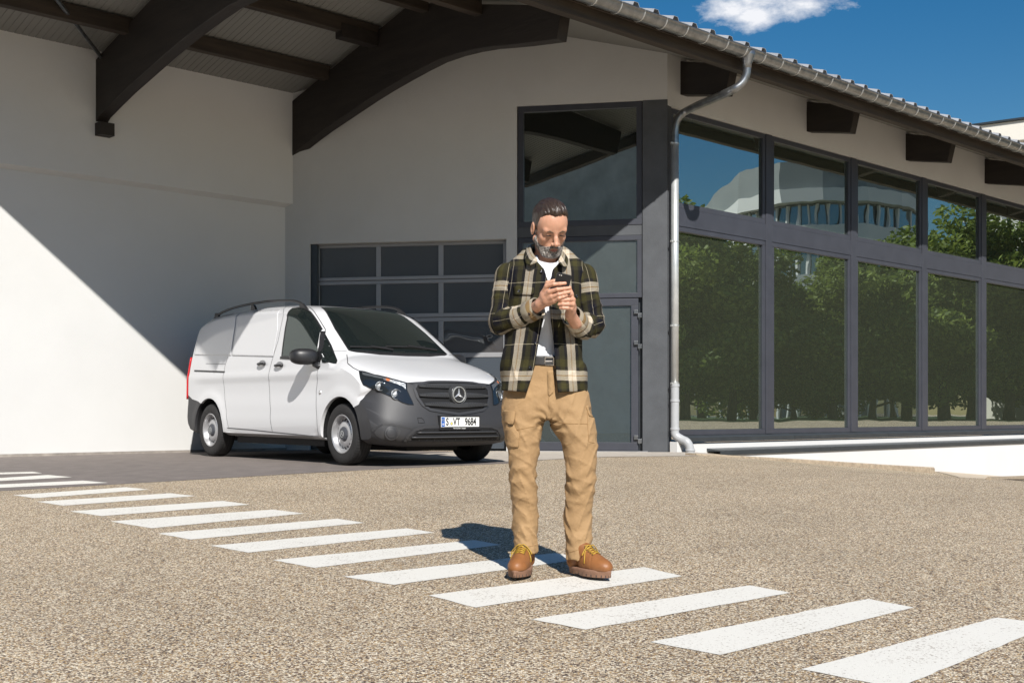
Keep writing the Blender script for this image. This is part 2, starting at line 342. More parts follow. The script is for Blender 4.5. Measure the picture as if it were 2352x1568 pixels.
# frontal wall runs in the local frame from (0,0) to (T1,Y1)
FW = Vector((T1, Y1, 0)).normalized(); FN = Vector((-FW.y, FW.x, 0))  # FN points out towards the camera
FLEN = sqrt(T1*T1+Y1*Y1)
def FP(u, out, z): p = FW*u+FN*out; return Vector((p.x, p.y, z))     # local frame point on the frontal wall
FWw = DV*FW.x+YV*FW.y; FNw = DV*FN.x+YV*FN.y
def f_uz(px, py, out=0.0):
    p = on_plane(px, py, C0+FNw*out, FNw)-C0; return p.dot(FWw), p.z
def fbox(mb, u0, u1, o0, o1, z0, z1, mi=0):
    v = [FP(u0, o0, z0), FP(u1, o0, z0), FP(u1, o1, z0), FP(u0, o1, z0), FP(u0, o0, z1), FP(u1, o0, z1), FP(u1, o1, z1), FP(u0, o1, z1)]
    mb.add(v, [(0,3,2,1),(4,5,6,7),(0,1,5,4),(1,2,6,5),(2,3,7,6),(3,0,4,7)], mi)
FU = lambda px, out=0.0: f_uz(px, 700, out)[0]
uG0, uG1 = FU(1163), FU(711)                 # garage opening, right and left
zG = f_uz(930, 554.5)[1]; uE = FU(1187); zE0 = f_uz(1187, 243.5)[1]; zE1 = f_uz(1533, 229)[1]
zE = (zE0+zE1)/2
ZB = 0.15
def strips(mb, u0, u1, zlo, inner=0.25):
    n = max(1, int(abs(u1-u0)/0.12)); e = -0.30
    for i in range(n):
        a = lerp(u0, u1, i/n); b = lerp(u0, u1, (i+1)/n)
        za = roof_z(FP(a, 0, 0).y)+0.05; zb = roof_z(FP(b, 0, 0).y)+0.05
        mb.add([FP(a, 0, zlo), FP(b, 0, zlo), FP(b, 0, zb), FP(a, 0, za)], [(0, 1, 2, 3)])
        mb.add([FP(a, e, zlo), FP(b, e, zlo), FP(b, e, zb), FP(a, e, za)], [(3, 2, 1, 0)])
        mb.add([FP(a, 0, zlo), FP(a, e, zlo), FP(b, e, zlo), FP(b, 0, zlo)], [(0, 1, 2, 3)])
wb = MB()
strips(wb, 0.0, uE, zE); strips(wb, uG0, uG1, zG)
for a, b in ((uE, uG0), (uG1, FLEN)): strips(wb, a, b, ZB)
for uu, zz in ((uE, zE), (uG0, zG), (uG1, zG)):
    wb.add([FP(uu, 0, ZB), FP(uu, -0.3, ZB), FP(uu, -0.3, zz), FP(uu, 0, zz)], [(0, 1, 2, 3)])
wb.build('front_wall', M_WALLB, HALL)
# left wall: thick lower part set back under the upper part
zL = 3.985
lw = MB(); lw.box(-26, T1+0.25, Y1, Y1+0.4, ZB, zL-0.001); lw.build('side_wall', M_WALL, HALL)
lw = MB(); lw.box(-26, T1+0.25, Y1-0.10, Y1+0.4, zL, 5.72); lw.build('upper_side_wall', M_WALL, HALL)
lw = MB()
lw.add([(-26, Y1-0.10, zL), (T1+0.05, Y1-0.10, zL), (T1+0.05, Y1-0.001, zL-0.05), (-26, Y1-0.001, zL-0.05)], [(0, 1, 2, 3)]); lw.build('wall_ledge', M_WALL, HALL)
tb = MB(); tb.box(-26, T1+0.2, Y1-0.02, Y1-0.001, ZB, 0.285); tb.build('base_joint', mat('base_joint_grey', (0.30, 0.27, 0.24), 0.9, noise=0.3, nscale=6), HALL)
# facade wall over the windows, plinth, window band
def t_at(px, y=0.0):
    p = on_plane(px, 700, C0+YV*y, YV)-C0; return p.dot(DV)
def z_at(px, py, y=0.0): return on_plane(px, py, C0+YV*y, YV).z
TE = 21.0
zH = z_at(1660, 277)          # soffit of the window band
fw_ = MB(); fw_.box(0.0, TE, 0.0, 0.28, zH, roof_z(0)+0.02); fw_.build('upper_facade_wall', M_WALLB, HALL)
zS = 0.485
pl = MB(); pl.box(0.22, TE, -0.02, 0.3, -1.0, zS-0.12); pl.build('upper_plinth', M_WALL, HALL)
pl = MB(); pl.box(1.2, TE, -0.25, -0.0201, -1.4, 0.225); pl.build('plinth', M_WALL, HALL)
def flashing(t0, t1, y0, y1, z):
    m = MB(); n = int((t1-t0)/3.0)
    for i in range(n+1):
        a = t0+i*3.0; b = min(t1, a+2.992)
        m.add([(a, y1, z+0.045), (b, y1, z+0.045), (b, y0, z+0.012), (a, y0, z+0.012), (a, y0, z-0.055), (b, y0, z-0.055), (b, y0+0.012, z-0.055), (a, y0+0.012, z-0.055), (a, y0+0.012, z-0.0), (b, y0+0.012, z-0.0), (a, y1, z+0.0), (b, y1, z+0.0)],
              [(0, 1, 2, 3), (3, 2, 5, 4), (4, 5, 6, 7), (7, 6, 9, 8), (8, 9, 11, 10), (0, 3, 4, 7, 8, 10), (1, 11, 9, 6, 5, 2)])
    o = m.build('sill_flashing', M_FLASH, HALL); recalc(o)
flashing(0.20, TE, -0.05, 0.06, zS-0.045)
flashing(0.9, TE, -0.275, 0.0, 0.245)
# windows
mull = [t_at(1556)-0.10]+[t_at(p) for p in (1772, 1966.5, 2128.5, 2264)]
while mull[-1] < TE-2: mull.append(mull[-1]+2.50)
zt0, zt1 = 3.535, 3.80
for i in range(len(mull)-1):
    a, b = mull[i]+0.085, mull[i+1]-0.085
    if i == 0: a = mull[0]
    for (z0, z1) in ((zS, zt0), (zt1, zH-0.005)):
        fr = MB(); w = 0.075
        for (x0, x1, c0, c1) in ((a, b, z0, z0+w), (a, b, z1-w, z1), (a, a+w, z0+w, z1-w), (b-w, b, z0+w, z1-w)):
            fr.box(x0, x1, 0.055, 0.16, c0, c1)
        fo = bevel(fr.build('window', M_ANTH, HALL), 0.006)
        p = MB(); p.box(a+w-0.004, b-w+0.004, 0.095, 0.11, z0+w-0.004, z1-w+0.004)
        po = p.build('pane', G_WIN, fo)
        g = MB()                             # rubber seal catching the sky
        g.box(b-w-0.012, b-w-0.001, 0.078, 0.094, z0+w, z1-w); g.box(a+w, b-w, 0.078, 0.094, z0+w, z0+w+0.008)
        g.build('seal', M_FLASH, fo)
for t in mull[1:]:
    m = MB(); m.box(t-0.084, t+0.084, 0.04, 0.2, zS, zH-0.002); bevel(m.build('mullion', M_ANTH, HALL), 0.006)
m = MB()
for i in range(len(mull)-1):
    m.box(mull[i]+0.085, mull[i+1]-0.085, 0.046, 0.2, zt0+0.001, zt1-0.001)
m.build('transom', M_ANTH, HALL)
m = MB(); m.box(0.2, TE, 0.18, 0.3, zS, zH-0.004); m.build('inner_lining', M_FLASH, HALL)
# corner column
m = MB(); uc = FU(1476)
m.add([FP(uc, 0.005, 0.2), FP(0.0, 0.005, 0.2)+Vector((0.0, 0, 0)), Vector((mull[0], 0.03, 0.2)), Vector((mull[0], 0.3, 0.2)), FP(uc, -0.3, 0.2),
       FP(uc, 0.005, zE-0.002), FP(0.0, 0.005, zE-0.002), Vector((mull[0], 0.03, zE-0.002)), Vector((mull[0], 0.3, zE-0.002)), FP(uc, -0.3, zE-0.002)],
      [(0, 1, 6, 5), (1, 2, 7, 6), (2, 3, 8, 7), (3, 4, 9, 8), (4, 0, 5, 9), (4, 3, 2, 1, 0), (5, 6, 7, 8, 9)])
m.build('corner_column', M_COLM, HALL)
# entrance: fixed light, second light, door
def fframe(name, px0, px1, py0, py1, w, out0, out1, glass, gout, parent=HALL, mat_=M_ANTH, wb=None):
    u0, _ = f_uz(px1, py0); u1, _ = f_uz(px0, py0); zt = f_uz((px0+px1)/2, py0)[1]; zb = f_uz((px0+px1)/2, py1)[1]; wb = wb or w
    m = MB(); fbox(m, u0, u1, out0, out1, zt-w, zt); fbox(m, u0, u1, out0, out1, zb, zb+wb); fbox(m, u0, u0+w, out0, out1, zb+wb, zt-w); fbox(m, u1-w, u1, out0, out1, zb+wb, zt-w)
    fo = bevel(m.build(name, mat_, parent), 0.005)
    g = MB(); fbox(g, u0+w-0.003, u1-w+0.003, gout-0.012, gout, zb+wb-0.003, zt-w+0.003); go = g.build('pane', glass, fo)
    return fo, (u0, u1, zb, zt)
m = MB(); uc0 = uc+0.001
fbox(m, uc0, uE-0.001, -0.25, -0.10, 0.2, zE-0.003); m.build('entrance_lining', M_FLASH, HALL)
fframe('window', 1189, 1475, 238, 519, 0.085, -0.095, -0.02, G_DOOR, -0.06)
m = MB(); fbox(m, uc0, uE-0.002, -0.098, -0.03, f_uz(1300, 543)[1], f_uz(1300, 519)[1]-0.002); m.build('transom', M_COLM, HALL)
fframe('window', 1189, 1474, 543, 685, 0.07, -0.095, -0.025, G_FROST, -0.06)
door, (du0, du1, dz0, dz1) = fframe('door', 1189, 1466, 687, 1034, 0.105, -0.09, -0.01, G_FROST, -0.05, wb=0.12)
for py in (720, 791, 1008):
    u, z = f_uz(1462, py); m = MB(); fbox(m, u-0.075, u-0.02, -0.01, 0.025, z-0.06, z+0.004); fbox(m, u-0.02, u+0.035, -0.01, 0.028, z-0.005, z+0.055)
    bevel(m.build('hinge', M_ZINC, door), 0.005)
m = MB(); fbox(m, 0.28, uE, -0.08, 0.03, 0.20, 0.262); m.build('threshold', M_GFR, HALL)
# garage door
gd = empty('garage_door'); gd.parent = HALL
gz0 = 0.26; gO = -0.14
m = MB(); fbox(m, uG1-0.10, uG1-0.001, gO-0.1, -0.05, gz0, zG-0.002); fbox(m, uG1-0.17, uG1-0.12, gO-0.12, gO-0.04, gz0, zG-0.002); fbox(m, uG0, uG1, gO-0.16, gO-0.13, gz0, zG-0.003)
m.build('guide_rail', M_FLASH, gd)
cols = [FU(733, gO), FU(864, gO), FU(874, gO), FU(1007, gO), FU(1018, gO), FU(1156, gO)]
rows = [(567, 636), (653, 722), (741, 813)]
fr = MB(); ga, gb = FU(722, gO), uG0+0.001
zr = [(f_uz(930, a-2, gO)[1], f_uz(930, b-2, gO)[1]) for a, b in rows]
zt = zG-0.004
for k, (zt_, zb_) in enumerate(zr):
    top = zt if k == 0 else (zr[k-1][1]+zt_)/2-0.004; bot = (zb_+zr[k+1][0])/2+0.004 if k < 2 else zb_-0.07
    fbox(fr, gb, ga, gO-0.05, gO, zt_, top); fbox(fr, gb, ga, gO-0.05, gO, bot, zb_)
    us = [gb, cols[5], cols[4], cols[3], cols[2], cols[1], cols[0], ga]
    for a, b in ((us[0], us[1]), (us[2], us[3]), (us[4], us[5]), (us[6], us[7])): fbox(fr, a, b, gO-0.05, gO, zb_, zt_)
    for a, b in ((us[1], us[2]), (us[3], us[4]), (us[5], us[6])):
        p = MB(); fbox(p, a-0.003, b+0.003, gO-0.035, gO-0.025, zb_-0.003, zt_+0.003); p.build('pane', G_GAR, gd)
bevel(fr.build('door_frame', M_GFR, gd), 0.004)
pn = MB(); z = zr[2][1]-0.075
zz = z
while zz > gz0+0.05:
    fbox(pn, gb, ga, gO-0.045, gO-0.006, zz-0.030, zz-0.004); fbox(pn, gb, ga, gO-0.045, gO-0.012, zz-0.004, zz); zz -= 0.030
pn.build('ribbed_panel', M_GPAN, gd)
# ---------------- timber beams ----------------
bp0 = BL(-7.0, 0)
def beam_pt(px, py, t):
    p = on_plane(px, py, BL(t, 0), DV); q = to_local(p); return q.y, q.z
TBM = -3.30      # the beam standing nearest the inner corner
arch_px = [(679, 347), (711, 322), (743, 298), (795, 263), (847, 228), (887, 203), (927, 180), (967, 158), (1007, 138), (1047, 124), (1087, 114), (1127, 107.5), (1167, 104), (1203, 100.5), (1239, 98), (1290, 98.5)]
arch = [beam_pt(px, py, TBM) for px, py in arch_px]
arch = [(y, z) for y, z in arch if y < Y1-0.07]
arch = [(Y1-0.06, arch[0][1]-(Y1-0.06-arch[0][0])*0.62)]+arch
yEnd = -0.80
zEnd = 5.28
arch = [(y, z) for y, z in arch if y > yEnd+0.35]+[(yEnd, zEnd)]
print('ARCH', [(round(a, 2), round(b, 2)) for a, b in arch], 'TBM', TBM)
prof = arch+[(yEnd-0.07, roof_z(yEnd)-0.06), (1.753, roof_z(1.753)-0.10), (Y1-0.06, roof_z(Y1)-0.10)]
beam_t = {-1: -6.42, 0: TBM, 1: 0.30, 2: 3.62, 3: 6.90, 4: 10.1, 5: 13.4, 6: 16.7}
for k in range(-1, 7):
    t = beam_t[k]
    if k < 0: pr = prof
    elif k == 0: pr = arch[:-1]+[(yEnd-0.18, 5.25), (yEnd-0.26, roof_z(yEnd-0.2)-0.06)]+prof[-2:]
    else: pr = [(0.6, roof_z(0.6)-0.58), (0.0, 5.43), (yEnd, zEnd), (yEnd-0.10, roof_z(yEnd)-0.06), (0.6, roof_z(0.6)-0.06)]
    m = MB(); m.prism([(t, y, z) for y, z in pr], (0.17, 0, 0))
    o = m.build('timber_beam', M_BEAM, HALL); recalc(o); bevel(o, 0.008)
    if k < 0:
        m = MB(); m.box(t-0.012, t+0.19, Y1-0.26, Y1-0.055, arch[0][1]-0.17, arch[0][1]-0.002); m.build('beam_shoe', M_BEAM, HALL)
# purlins along the eave direction
def verge_t(y): return -7.87-0.935*y if y > 0 else -7.87+0.25*y  # roof end out of view, slant and kink shaped for its shadow edge
def purlin(y, h, w, t1, drop=0.0, name='purlin'):
    z = roof_z(y)-0.02-drop; m = MB(); t0 = verge_t(y)+0.7
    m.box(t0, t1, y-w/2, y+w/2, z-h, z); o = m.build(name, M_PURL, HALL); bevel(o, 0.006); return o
yp1 = to_local(on_plane(620, 128, BL(TBM-1.6, 0), DV)).y
for y in (3.72, 2.55, 1.45, 0.40): purlin(y, 0.20, 0.13, TBM+0.03 if y > 1.6 else TBM-0.0)
for y in (2.55,):                       # short cleats where they meet the beams
    for k in (-1, 0):
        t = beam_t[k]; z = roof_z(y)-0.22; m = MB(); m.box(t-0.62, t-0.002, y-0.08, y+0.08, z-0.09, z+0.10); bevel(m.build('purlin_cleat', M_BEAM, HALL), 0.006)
purlin(-1.30, 0.17, 0.12, TE, drop=0.0, name='eave_purlin')
# tie rod
rn = Vector((YV.x*0.274, YV.y*0.274, 1)).normalized(); rp = BL(0, Y1, 5.64-0.16)
a = to_local(on_plane(128, -4, rp, rn)); b = to_local(on_plane(240, 142, rp, rn)); a = b+(a-b)*1.6
m = MB(); m.tube([b, a], 0.028, 8); m.build('tie_rod', M_ZINC, HALL)
# ---------------- roof ----------------
yE_ = -1.42
def roof_sheet(y0, y1, lift):
    """trapezoid ribs run down the slope, ends cut along the slanting verge"""
    m = MB(); pitch = 0.38; t = -15.0; prof_ = []
    while t < TE+0.6:
        prof_ += [(t, 0), (t+0.26, 0), (t+0.285, 0.048), (t+0.355, 0.048)]; t += pitch
    v = []; f = []
    for (pt, ph) in prof_:
        for y in (y0, y1):
            tt = max(pt, verge_t(y)); v.append((tt, y, roof_z(y)+lift+ph))
    n = len(prof_)
    for i in range(n-1):
        if max(prof_[i+1][0], 0) >= -16: f.append((2*i, 2*i+1, 2*i+3, 2*i+2))
    m.add(v, f); return m
m = MB()
for y0, y1 in ((yE_-0.13, 0.0), (0.0, 1.753), (1.753, Y1+2.5)):
    q = roof_sheet(y0, y1, 0.145); m.add(q.v, q.f)
rs = m.build('roof', M_ROOF, HALL)
bm = bmesh.new(); bm.from_mesh(rs.data)
bmesh.ops.dissolve_degenerate(bm, dist=1e-5, edges=bm.edges); bm.to_mesh(rs.data); bm.free()
sd = rs.modifiers.new('solid', 'SOLIDIFY'); sd.thickness = 0.004
# soffit panels: fine ribs (real geometry)
def soffit(y0, y1, t1):
    m = MB(); n = int((t1+13)/0.09); v = []; f = []
    for i in range(n+1):
        pt = -13+i*0.09
        for (dt, dz) in ((0, 0), (0.075, 0), (0.0775, 0.006), (0.0875, 0.006)):
            for y in (y0, y1): v.append((max(pt+dt, verge_t(y)+0.01), y, roof_z(y)+dz))
    for i in range(len(v)//2-1): f.append((2*i, 2*i+2, 2*i+3, 2*i+1))
    m.add(v, f); return m
m = MB()
for y0, y1 in ((yE_+0.02, 0.0), (0.0, 1.753), (1.753, Y1+0.2)):
    q = soffit(y0, y1, 0.5 if y0 < 1 else 0.5); m.add(q.v, q.f)
m.add([(0.5, yE_+0.02, roof_z(yE_+0.02)), (0.5, 0.3, roof_z(0.3)), (TE, 0.3, roof_z(0.3)), (TE, yE_+0.02, roof_z(yE_+0.02))], [(0, 3, 2, 1)])
so = m.build('soffit', M_SOFF, HALL)
bm = bmesh.new(); bm.from_mesh(so.data); bmesh.ops.dissolve_degenerate(bm, dist=1e-5, edges=bm.edges); bm.to_mesh(so.data); bm.free()
# unseen verge board, raised to straighten the roof's shadow, and eave board
m = MB()
for (ya, yb) in ((yE_, 0.0), (0.0, 1.753), (1.753, Y1+2.4)):
    za, zb = roof_z(ya), roof_z(yb)
    m.add([(verge_t(ya), ya, za-0.05), (verge_t(yb), yb, zb-0.05), (verge_t(yb), yb, zb+0.23), (verge_t(ya), ya, za+0.23), (verge_t(ya)-0.03, ya, za-0.05), (verge_t(yb)-0.03, yb, zb-0.05), (verge_t(yb)-0.03, yb, zb+0.23), (verge_t(ya)-0.03, ya, za+0.23)],
          [(0, 1, 2, 3), (7, 6, 5, 4), (0, 4, 5, 1), (3, 2, 6, 7), (0, 3, 7, 4), (1, 5, 6, 2)])
o = m.build('shadow_verge_board', M_FLASH, HALL); recalc(o)
m = MB(); m.box(verge_t(yE_), TE+0.5, yE_, yE_+0.03, roof_z(yE_)-0.02, roof_z(yE_)+0.10); m.build('fascia_board', M_PURL, HALL)
# gutter
yG, zGu, rG = yE_-0.10, roof_z(yE_)+0.055, 0.100
m = MB(); t0g = verge_t(yG)+0.05; prof_ = []
for i in range(13):
    a = pi+pi*i/12; prof_.append((yG+rG*cos(a), zGu+rG*sin(a)))
prof_ = [(yG-rG-0.0, zGu+0.012), (yG-rG-0.012, zGu+0.006), (yG-rG-0.012, zGu-0.006)]+prof_+[(yG+rG, zGu+0.03)]
v = []; f = []; nseg = 12
for i in range(nseg+1):
    t = lerp(t0g, TE+0.6, i/nseg)
    v += [(t, y, z) for y, z in prof_]
k = len(prof_)
for i in range(nseg):
    f += [(i*k+j, i*k+j+1, (i+1)*k+j+1, (i+1)*k+j) for j in range(k-1)]
m.add(v, f); gut = m.build('gutter', M_ZINC, HALL, smooth=True); sd = gut.modifiers.new('solid', 'SOLIDIFY'); sd.thickness = 0.003; sd.offset = 0
M_BRK = mat('bracket_steel', (0.62, 0.62, 0.60), 0.4, metal=0.7)
t = t0g+0.3; brk = MB()
while t < TE:
    pts = [(t, yG+(rG+0.004)*cos(pi+pi*i/10), zGu+(rG+0.004)*sin(pi+pi*i/10)) for i in range(11)]
    pts = [(t, yG-rG-0.012, zGu+0.014)]+pts+[(t, yE_, zGu+0.04)]
    b2 = MB(); b2.tube(pts, 0.008, 5); b2.build('gutter_bracket', M_BRK, gut); t += 0.42
# downpipe
tp_ = t_at(1716, yG); mpipe = MB(); R_ = 0.055
px_pipe = on_plane(1550, 600, C0+YV*-0.10, YV); lp = to_local(px_pipe); tpx, ypx = lp.x, -0.10
pe = empty('downpipe'); pe.parent = HALL
top = Vector((tp_, yG, zGu-0.07))
m = MB(); m.tube([top+Vector((0, 0, 0.06)), top+Vector((0, 0, 0.0)), top+Vector((0, 0, -0.10)), top+Vector((0, 0, -0.16))], [0.115, 0.105, 0.062, 0.055], 16); m.build('hopper', M_ZINC, pe, smooth=True)
q0 = top+Vector((0, 0, -0.14)); zk = z_at(1552, 285, -0.1)
bend = [q0, q0+Vector((0, 0.01, -0.12)), q0+Vector((-0.05, 0.06, -0.24)), q0+Vector((-0.16, 0.17, -0.33)), Vector((tpx+0.12, ypx-0.14, zk+0.20)), Vector((tpx+0.03, ypx-0.04, zk+0.10)), Vector((tpx, ypx, zk-0.05)), Vector((tpx, ypx, zk-0.35))]
def smooth_path(P, it=2):
    P = [Vector(p) for p in P]
    for _ in range(it):
        Q = [P[0]]
        for a, b in zip(P, P[1:]): Q += [a.lerp(b, 0.25), a.lerp(b, 0.75)]
        P = Q+[P[-1]]
    return P
m = MB(); m.tube(smooth_path(bend), R_, 16); m.build('pipe_bend', M_ZINC, pe, smooth=True)
m = MB(); z3 = z_at(1550, 885, -0.1); m.tube([(tpx, ypx, zk-0.3), (tpx, ypx, z3)], R_+0.001, 20); m.build('pipe', mat('zinc_pipe', (0.60, 0.62, 0.62), 0.38, metal=0.55, noise=0.12, nscale=5), pe, smooth=True)
for py in (330, 555, 748, 880):
    z = z_at(1550, py, -0.1); m = MB(); m.lathe([(R_+0.001, -0.012), (R_+0.007, -0.010), (R_+0.007, 0.010), (R_+0.001, 0.012)], (tpx, ypx, z), (0, 0, 1), 20)
    m.box(tpx-R_-0.035, tpx-R_+0.005, ypx-0.012, ypx+0.012, z-0.012, z+0.012); m.build('pipe_clamp', M_BRK, pe)
m = MB(); z4 = z_at(1550, 985, -0.1)
m.tube([(tpx, ypx, z3+0.01), (tpx, ypx, z4)], R_+0.006, 20)
for z in (z3+0.0, z3-0.22, z4): m.lathe([(R_+0.006, -0.02), (R_+0.013, -0.014), (R_+0.013, 0.014), (R_+0.006, 0.02)], (tpx, ypx, z), (0, 0, 1), 20)
foot = smooth_path([(tpx, ypx, z4), (tpx, ypx, z4-0.09), (tpx+0.05, ypx-0.09, z4-0.15), (tpx+0.07, ypx-0.17, z4-0.18), (tpx+0.10, ypx-0.20, z4-0.27), (tpx+0.10, ypx-0.20, 0.1)])
m.tube(foot, R_+0.006, 20); m.lathe([(R_+0.006, -0.02), (R_+0.016, -0.01), (R_+0.016, 0.01), (R_+0.006, 0.02)], (tpx+0.10, ypx-0.20, z4-0.30), (0, 0, 1), 20)
m.build('pipe_foot', M_PVC, pe, smooth=False, angle=35)
m = MB(); m.box(0.0+0.02, 0.26, -0.16, -0.03, 0.15, 0.40); m.build('corner_plinth', M_WALL, HALL)
# ---------------- across the yard: what the windows reflect ----------------
M_LEAF = bpy.data.materials.new('leaf_green'); M_LEAF.use_nodes = True
_t = M_LEAF.node_tree; _b = _t.nodes['Principled BSDF']
_at = N(_t, 'ShaderNodeAttribute', attribute_name='leafv'); _cr = _t.nodes.new('ShaderNodeValToRGB'); Lk(_t, _at.outputs['Fac'], _cr.inputs[0])
for _e, (_p, _c) in zip(_cr.color_ramp.elements, ((0, (0.10, 0.145, 0.028)), (1, (0.26, 0.32, 0.060)))): _e.position = _p; _e.color = (*_c, 1)
Lk(_t, _cr.outputs[0], _b.inputs['Base Color']); _b.inputs['Roughness'].default_value = 0.6
_tl = _t.nodes.new('ShaderNodeBsdfTranslucent'); Lk(_t, _cr.outputs[0], _tl.inputs[0]); _mx = _t.nodes.new('ShaderNodeMixShader'); _mx.inputs[0].default_value = 0.4
_ou = _t.nodes['Material Output']; Lk(_t, _b.outputs[0], _mx.inputs[1]); Lk(_t, _tl.outputs[0], _mx.inputs[2]); Lk(_t, _mx.outputs[0], _ou.inputs[0])
M_BARK = mat('bark', (0.085, 0.065, 0.048), 0.9, noise=0.4, nscale=12, bump=1.0, bscale=25, stretch=(1, 1, 0.3))
def tree_proto(seed, h, w, nleaf, leaf=0.17):
    rs_ = np.random.RandomState(seed); rnd = random.Random(seed)
    tr = MB(); tips = []
    tr.tube([(0, 0, -0.1), (0.03, 0.02, h*0.12), (-0.02, 0.05, h*0.25), (0.03, 0.0, h*0.42), (0, 0, h*0.75)], [0.24, 0.19, 0.16, 0.12, 0.03], 9)
    for i in range(13):
        a = i*2.4+rnd.random(); z0 = h*(0.08+0.054*i); r = w*(0.42+0.12*rnd.random())*(1-0.3*i/13)
        p = Vector((cos(a)*r, sin(a)*r, z0+h*(0.14+0.08*rnd.random())))
        tr.tube([(0, 0, z0), tuple(p*0.5+Vector((0, 0, z0*0.5-0.05))), tuple(p)], [0.075, 0.05, 0.015], 6)
        tips.append(p)
        for j in range(2):
            q = p+Vector((rnd.uniform(-1, 1), rnd.uniform(-1, 1), rnd.uniform(0.0, 0.8)))*w*0.22
            tr.tube([tuple(p*0.7+Vector((0, 0, z0*0.3))), tuple(q)], [0.03, 0.01], 5); tips.append(q)
    for i in range(22):
        a = rnd.random()*6.28; zz = rnd.uniform(0.10, 0.95); r = w*0.5*sqrt(max(0.03, 1-((zz-0.5)/0.52)**2))*rnd.uniform(0.3, 1.0)
        tips.append(Vector((cos(a)*r, sin(a)*r, h*zz)))
    per = nleaf//len(tips); pts = []; val = []
    for p in tips:
        R = w*rnd.uniform(0.13, 0.22); d = rs_.normal(size=(per, 3)); d /= np.linalg.norm(d, axis=1)[:, None]
        rr = R*(0.35+0.65*rs_.random_sample((per, 1))**0.5); sc_ = np.array([1.15, 1.15, 0.75])
        pts.append(np.array(p)+d*rr*sc_); val.append(np.clip(rnd.uniform(0.15, 0.85)+rs_.normal(size=per)*0.18, 0, 1))
    P = np.concatenate(pts); V = np.concatenate(val); n = len(P)
    a = rs_.normal(size=(n, 3)); a /= np.linalg.norm(a, axis=1)[:, None]; b = np.cross(a, rs_.normal(size=(n, 3))); b /= np.linalg.norm(b, axis=1)[:, None]
    s1 = leaf*(0.6+0.7*rs_.random_sample((n, 1))); s2 = s1*0.55
    vv = np.stack([P-a*s1, P+b*s2, P+a*s1, P-b*s2], 1).reshape(-1, 3)
    root = empty('broadleaf_tree')
    tk = tr.build('trunk', M_BARK, root, smooth=True)
    me = bpy.data.meshes.new('crown'); me.vertices.add(4*n); me.vertices.foreach_set('co', vv.ravel())
    me.loops.add(4*n); me.loops.foreach_set('vertex_index', np.arange(4*n)); me.polygons.add(n); me.polygons.foreach_set('loop_start', np.arange(n)*4)
    at = me.attributes.new('leafv', 'FLOAT', 'POINT'); at.data.foreach_set('value', np.repeat(V, 4).astype(np.float32)); me.materials.append(M_LEAF); me.update(); me.validate()
    cr_ = bpy.data.objects.new('crown', me); S.collection.objects.link(cr_); cr_.parent = root
    return root
protos = [tree_proto(3, 8.2, 5.2, 24000, 0.13), tree_proto(8, 7.4, 5.8, 24000, 0.13), tree_proto(15, 9.6, 5.4, 26000, 0.13)]
trees = [(1500, 45, 1, 1.05, 'spreading tree at the left end of the row, behind the downpipe in the mirror view'), (1400, 47, 2, 0.95, 'tall tree beyond the left end of the mirrored row'), (1300, 46, 0, 1.05, 'outermost round tree on the side of the yard nearest the crossing'), (1585, 44, 2, 1.02, 'tall dark green tree mirrored in the lower pane beside the downpipe'), (1690, 47, 0, 1.0, 'round bushy tree mirrored at the right of the first lower pane'),
         (1740, 52, 1, 0.98, 'short tree mirrored behind the first mullion'), (1835, 47, 1, 0.62, 'low tree mirrored at the left of the second lower pane'),
         (1925, 45, 0, 0.93, 'upright tree mirrored at the right of the second lower pane'), (2015, 46, 1, 0.95, 'broad tree mirrored at the left of the third lower pane'),
         (2090, 52, 0, 1.0, 'slim tree mirrored at the right of the third lower pane'), (2180, 45, 2, 1.0, 'tallest tree, its top mirrored in the fourth upper pane'),
         (2245, 50, 0, 1.05, 'tree mirrored behind the fourth mullion'), (2330, 45, 2, 0.98, 'tall tree, its top mirrored in the fifth upper pane'), (2420, 48, 1, 1.05, 'tree at the far right end of the mirrored row'),
         (1620, 60, 1, 1.25, 'tree of the back row mirrored between the two nearest the downpipe'), (1880, 60, 0, 1.0, 'tree of the back row mirrored in the middle of the second lower pane'), (2060, 62, 2, 1.0, 'tree of the back row mirrored in the middle of the third lower pane')]
for i, (px, Yv, k, s, lab) in enumerate(trees):
    src = protos[k]
    if not src.get('used'): r = src; r['used'] = 1
    else:
        r = src.copy(); S.collection.objects.link(r)
        for ch in list(src.children): c = ch.copy(); S.collection.objects.link(c); c.parent = r
    p = mirrored(px, Yv); r.location = (p.x, p.y, gz(p.x, p.y)); r.rotation_euler = (0, 0, i*1.7); s *= 0.77; r.scale = (s*1.15, s*1.15, s)
    tag(r, lab, 'tree', 'trees across the yard')
for r in protos:
    if 'used' in r: del r['used']
for o in S.objects:
    if 'used' in o: del o['used']
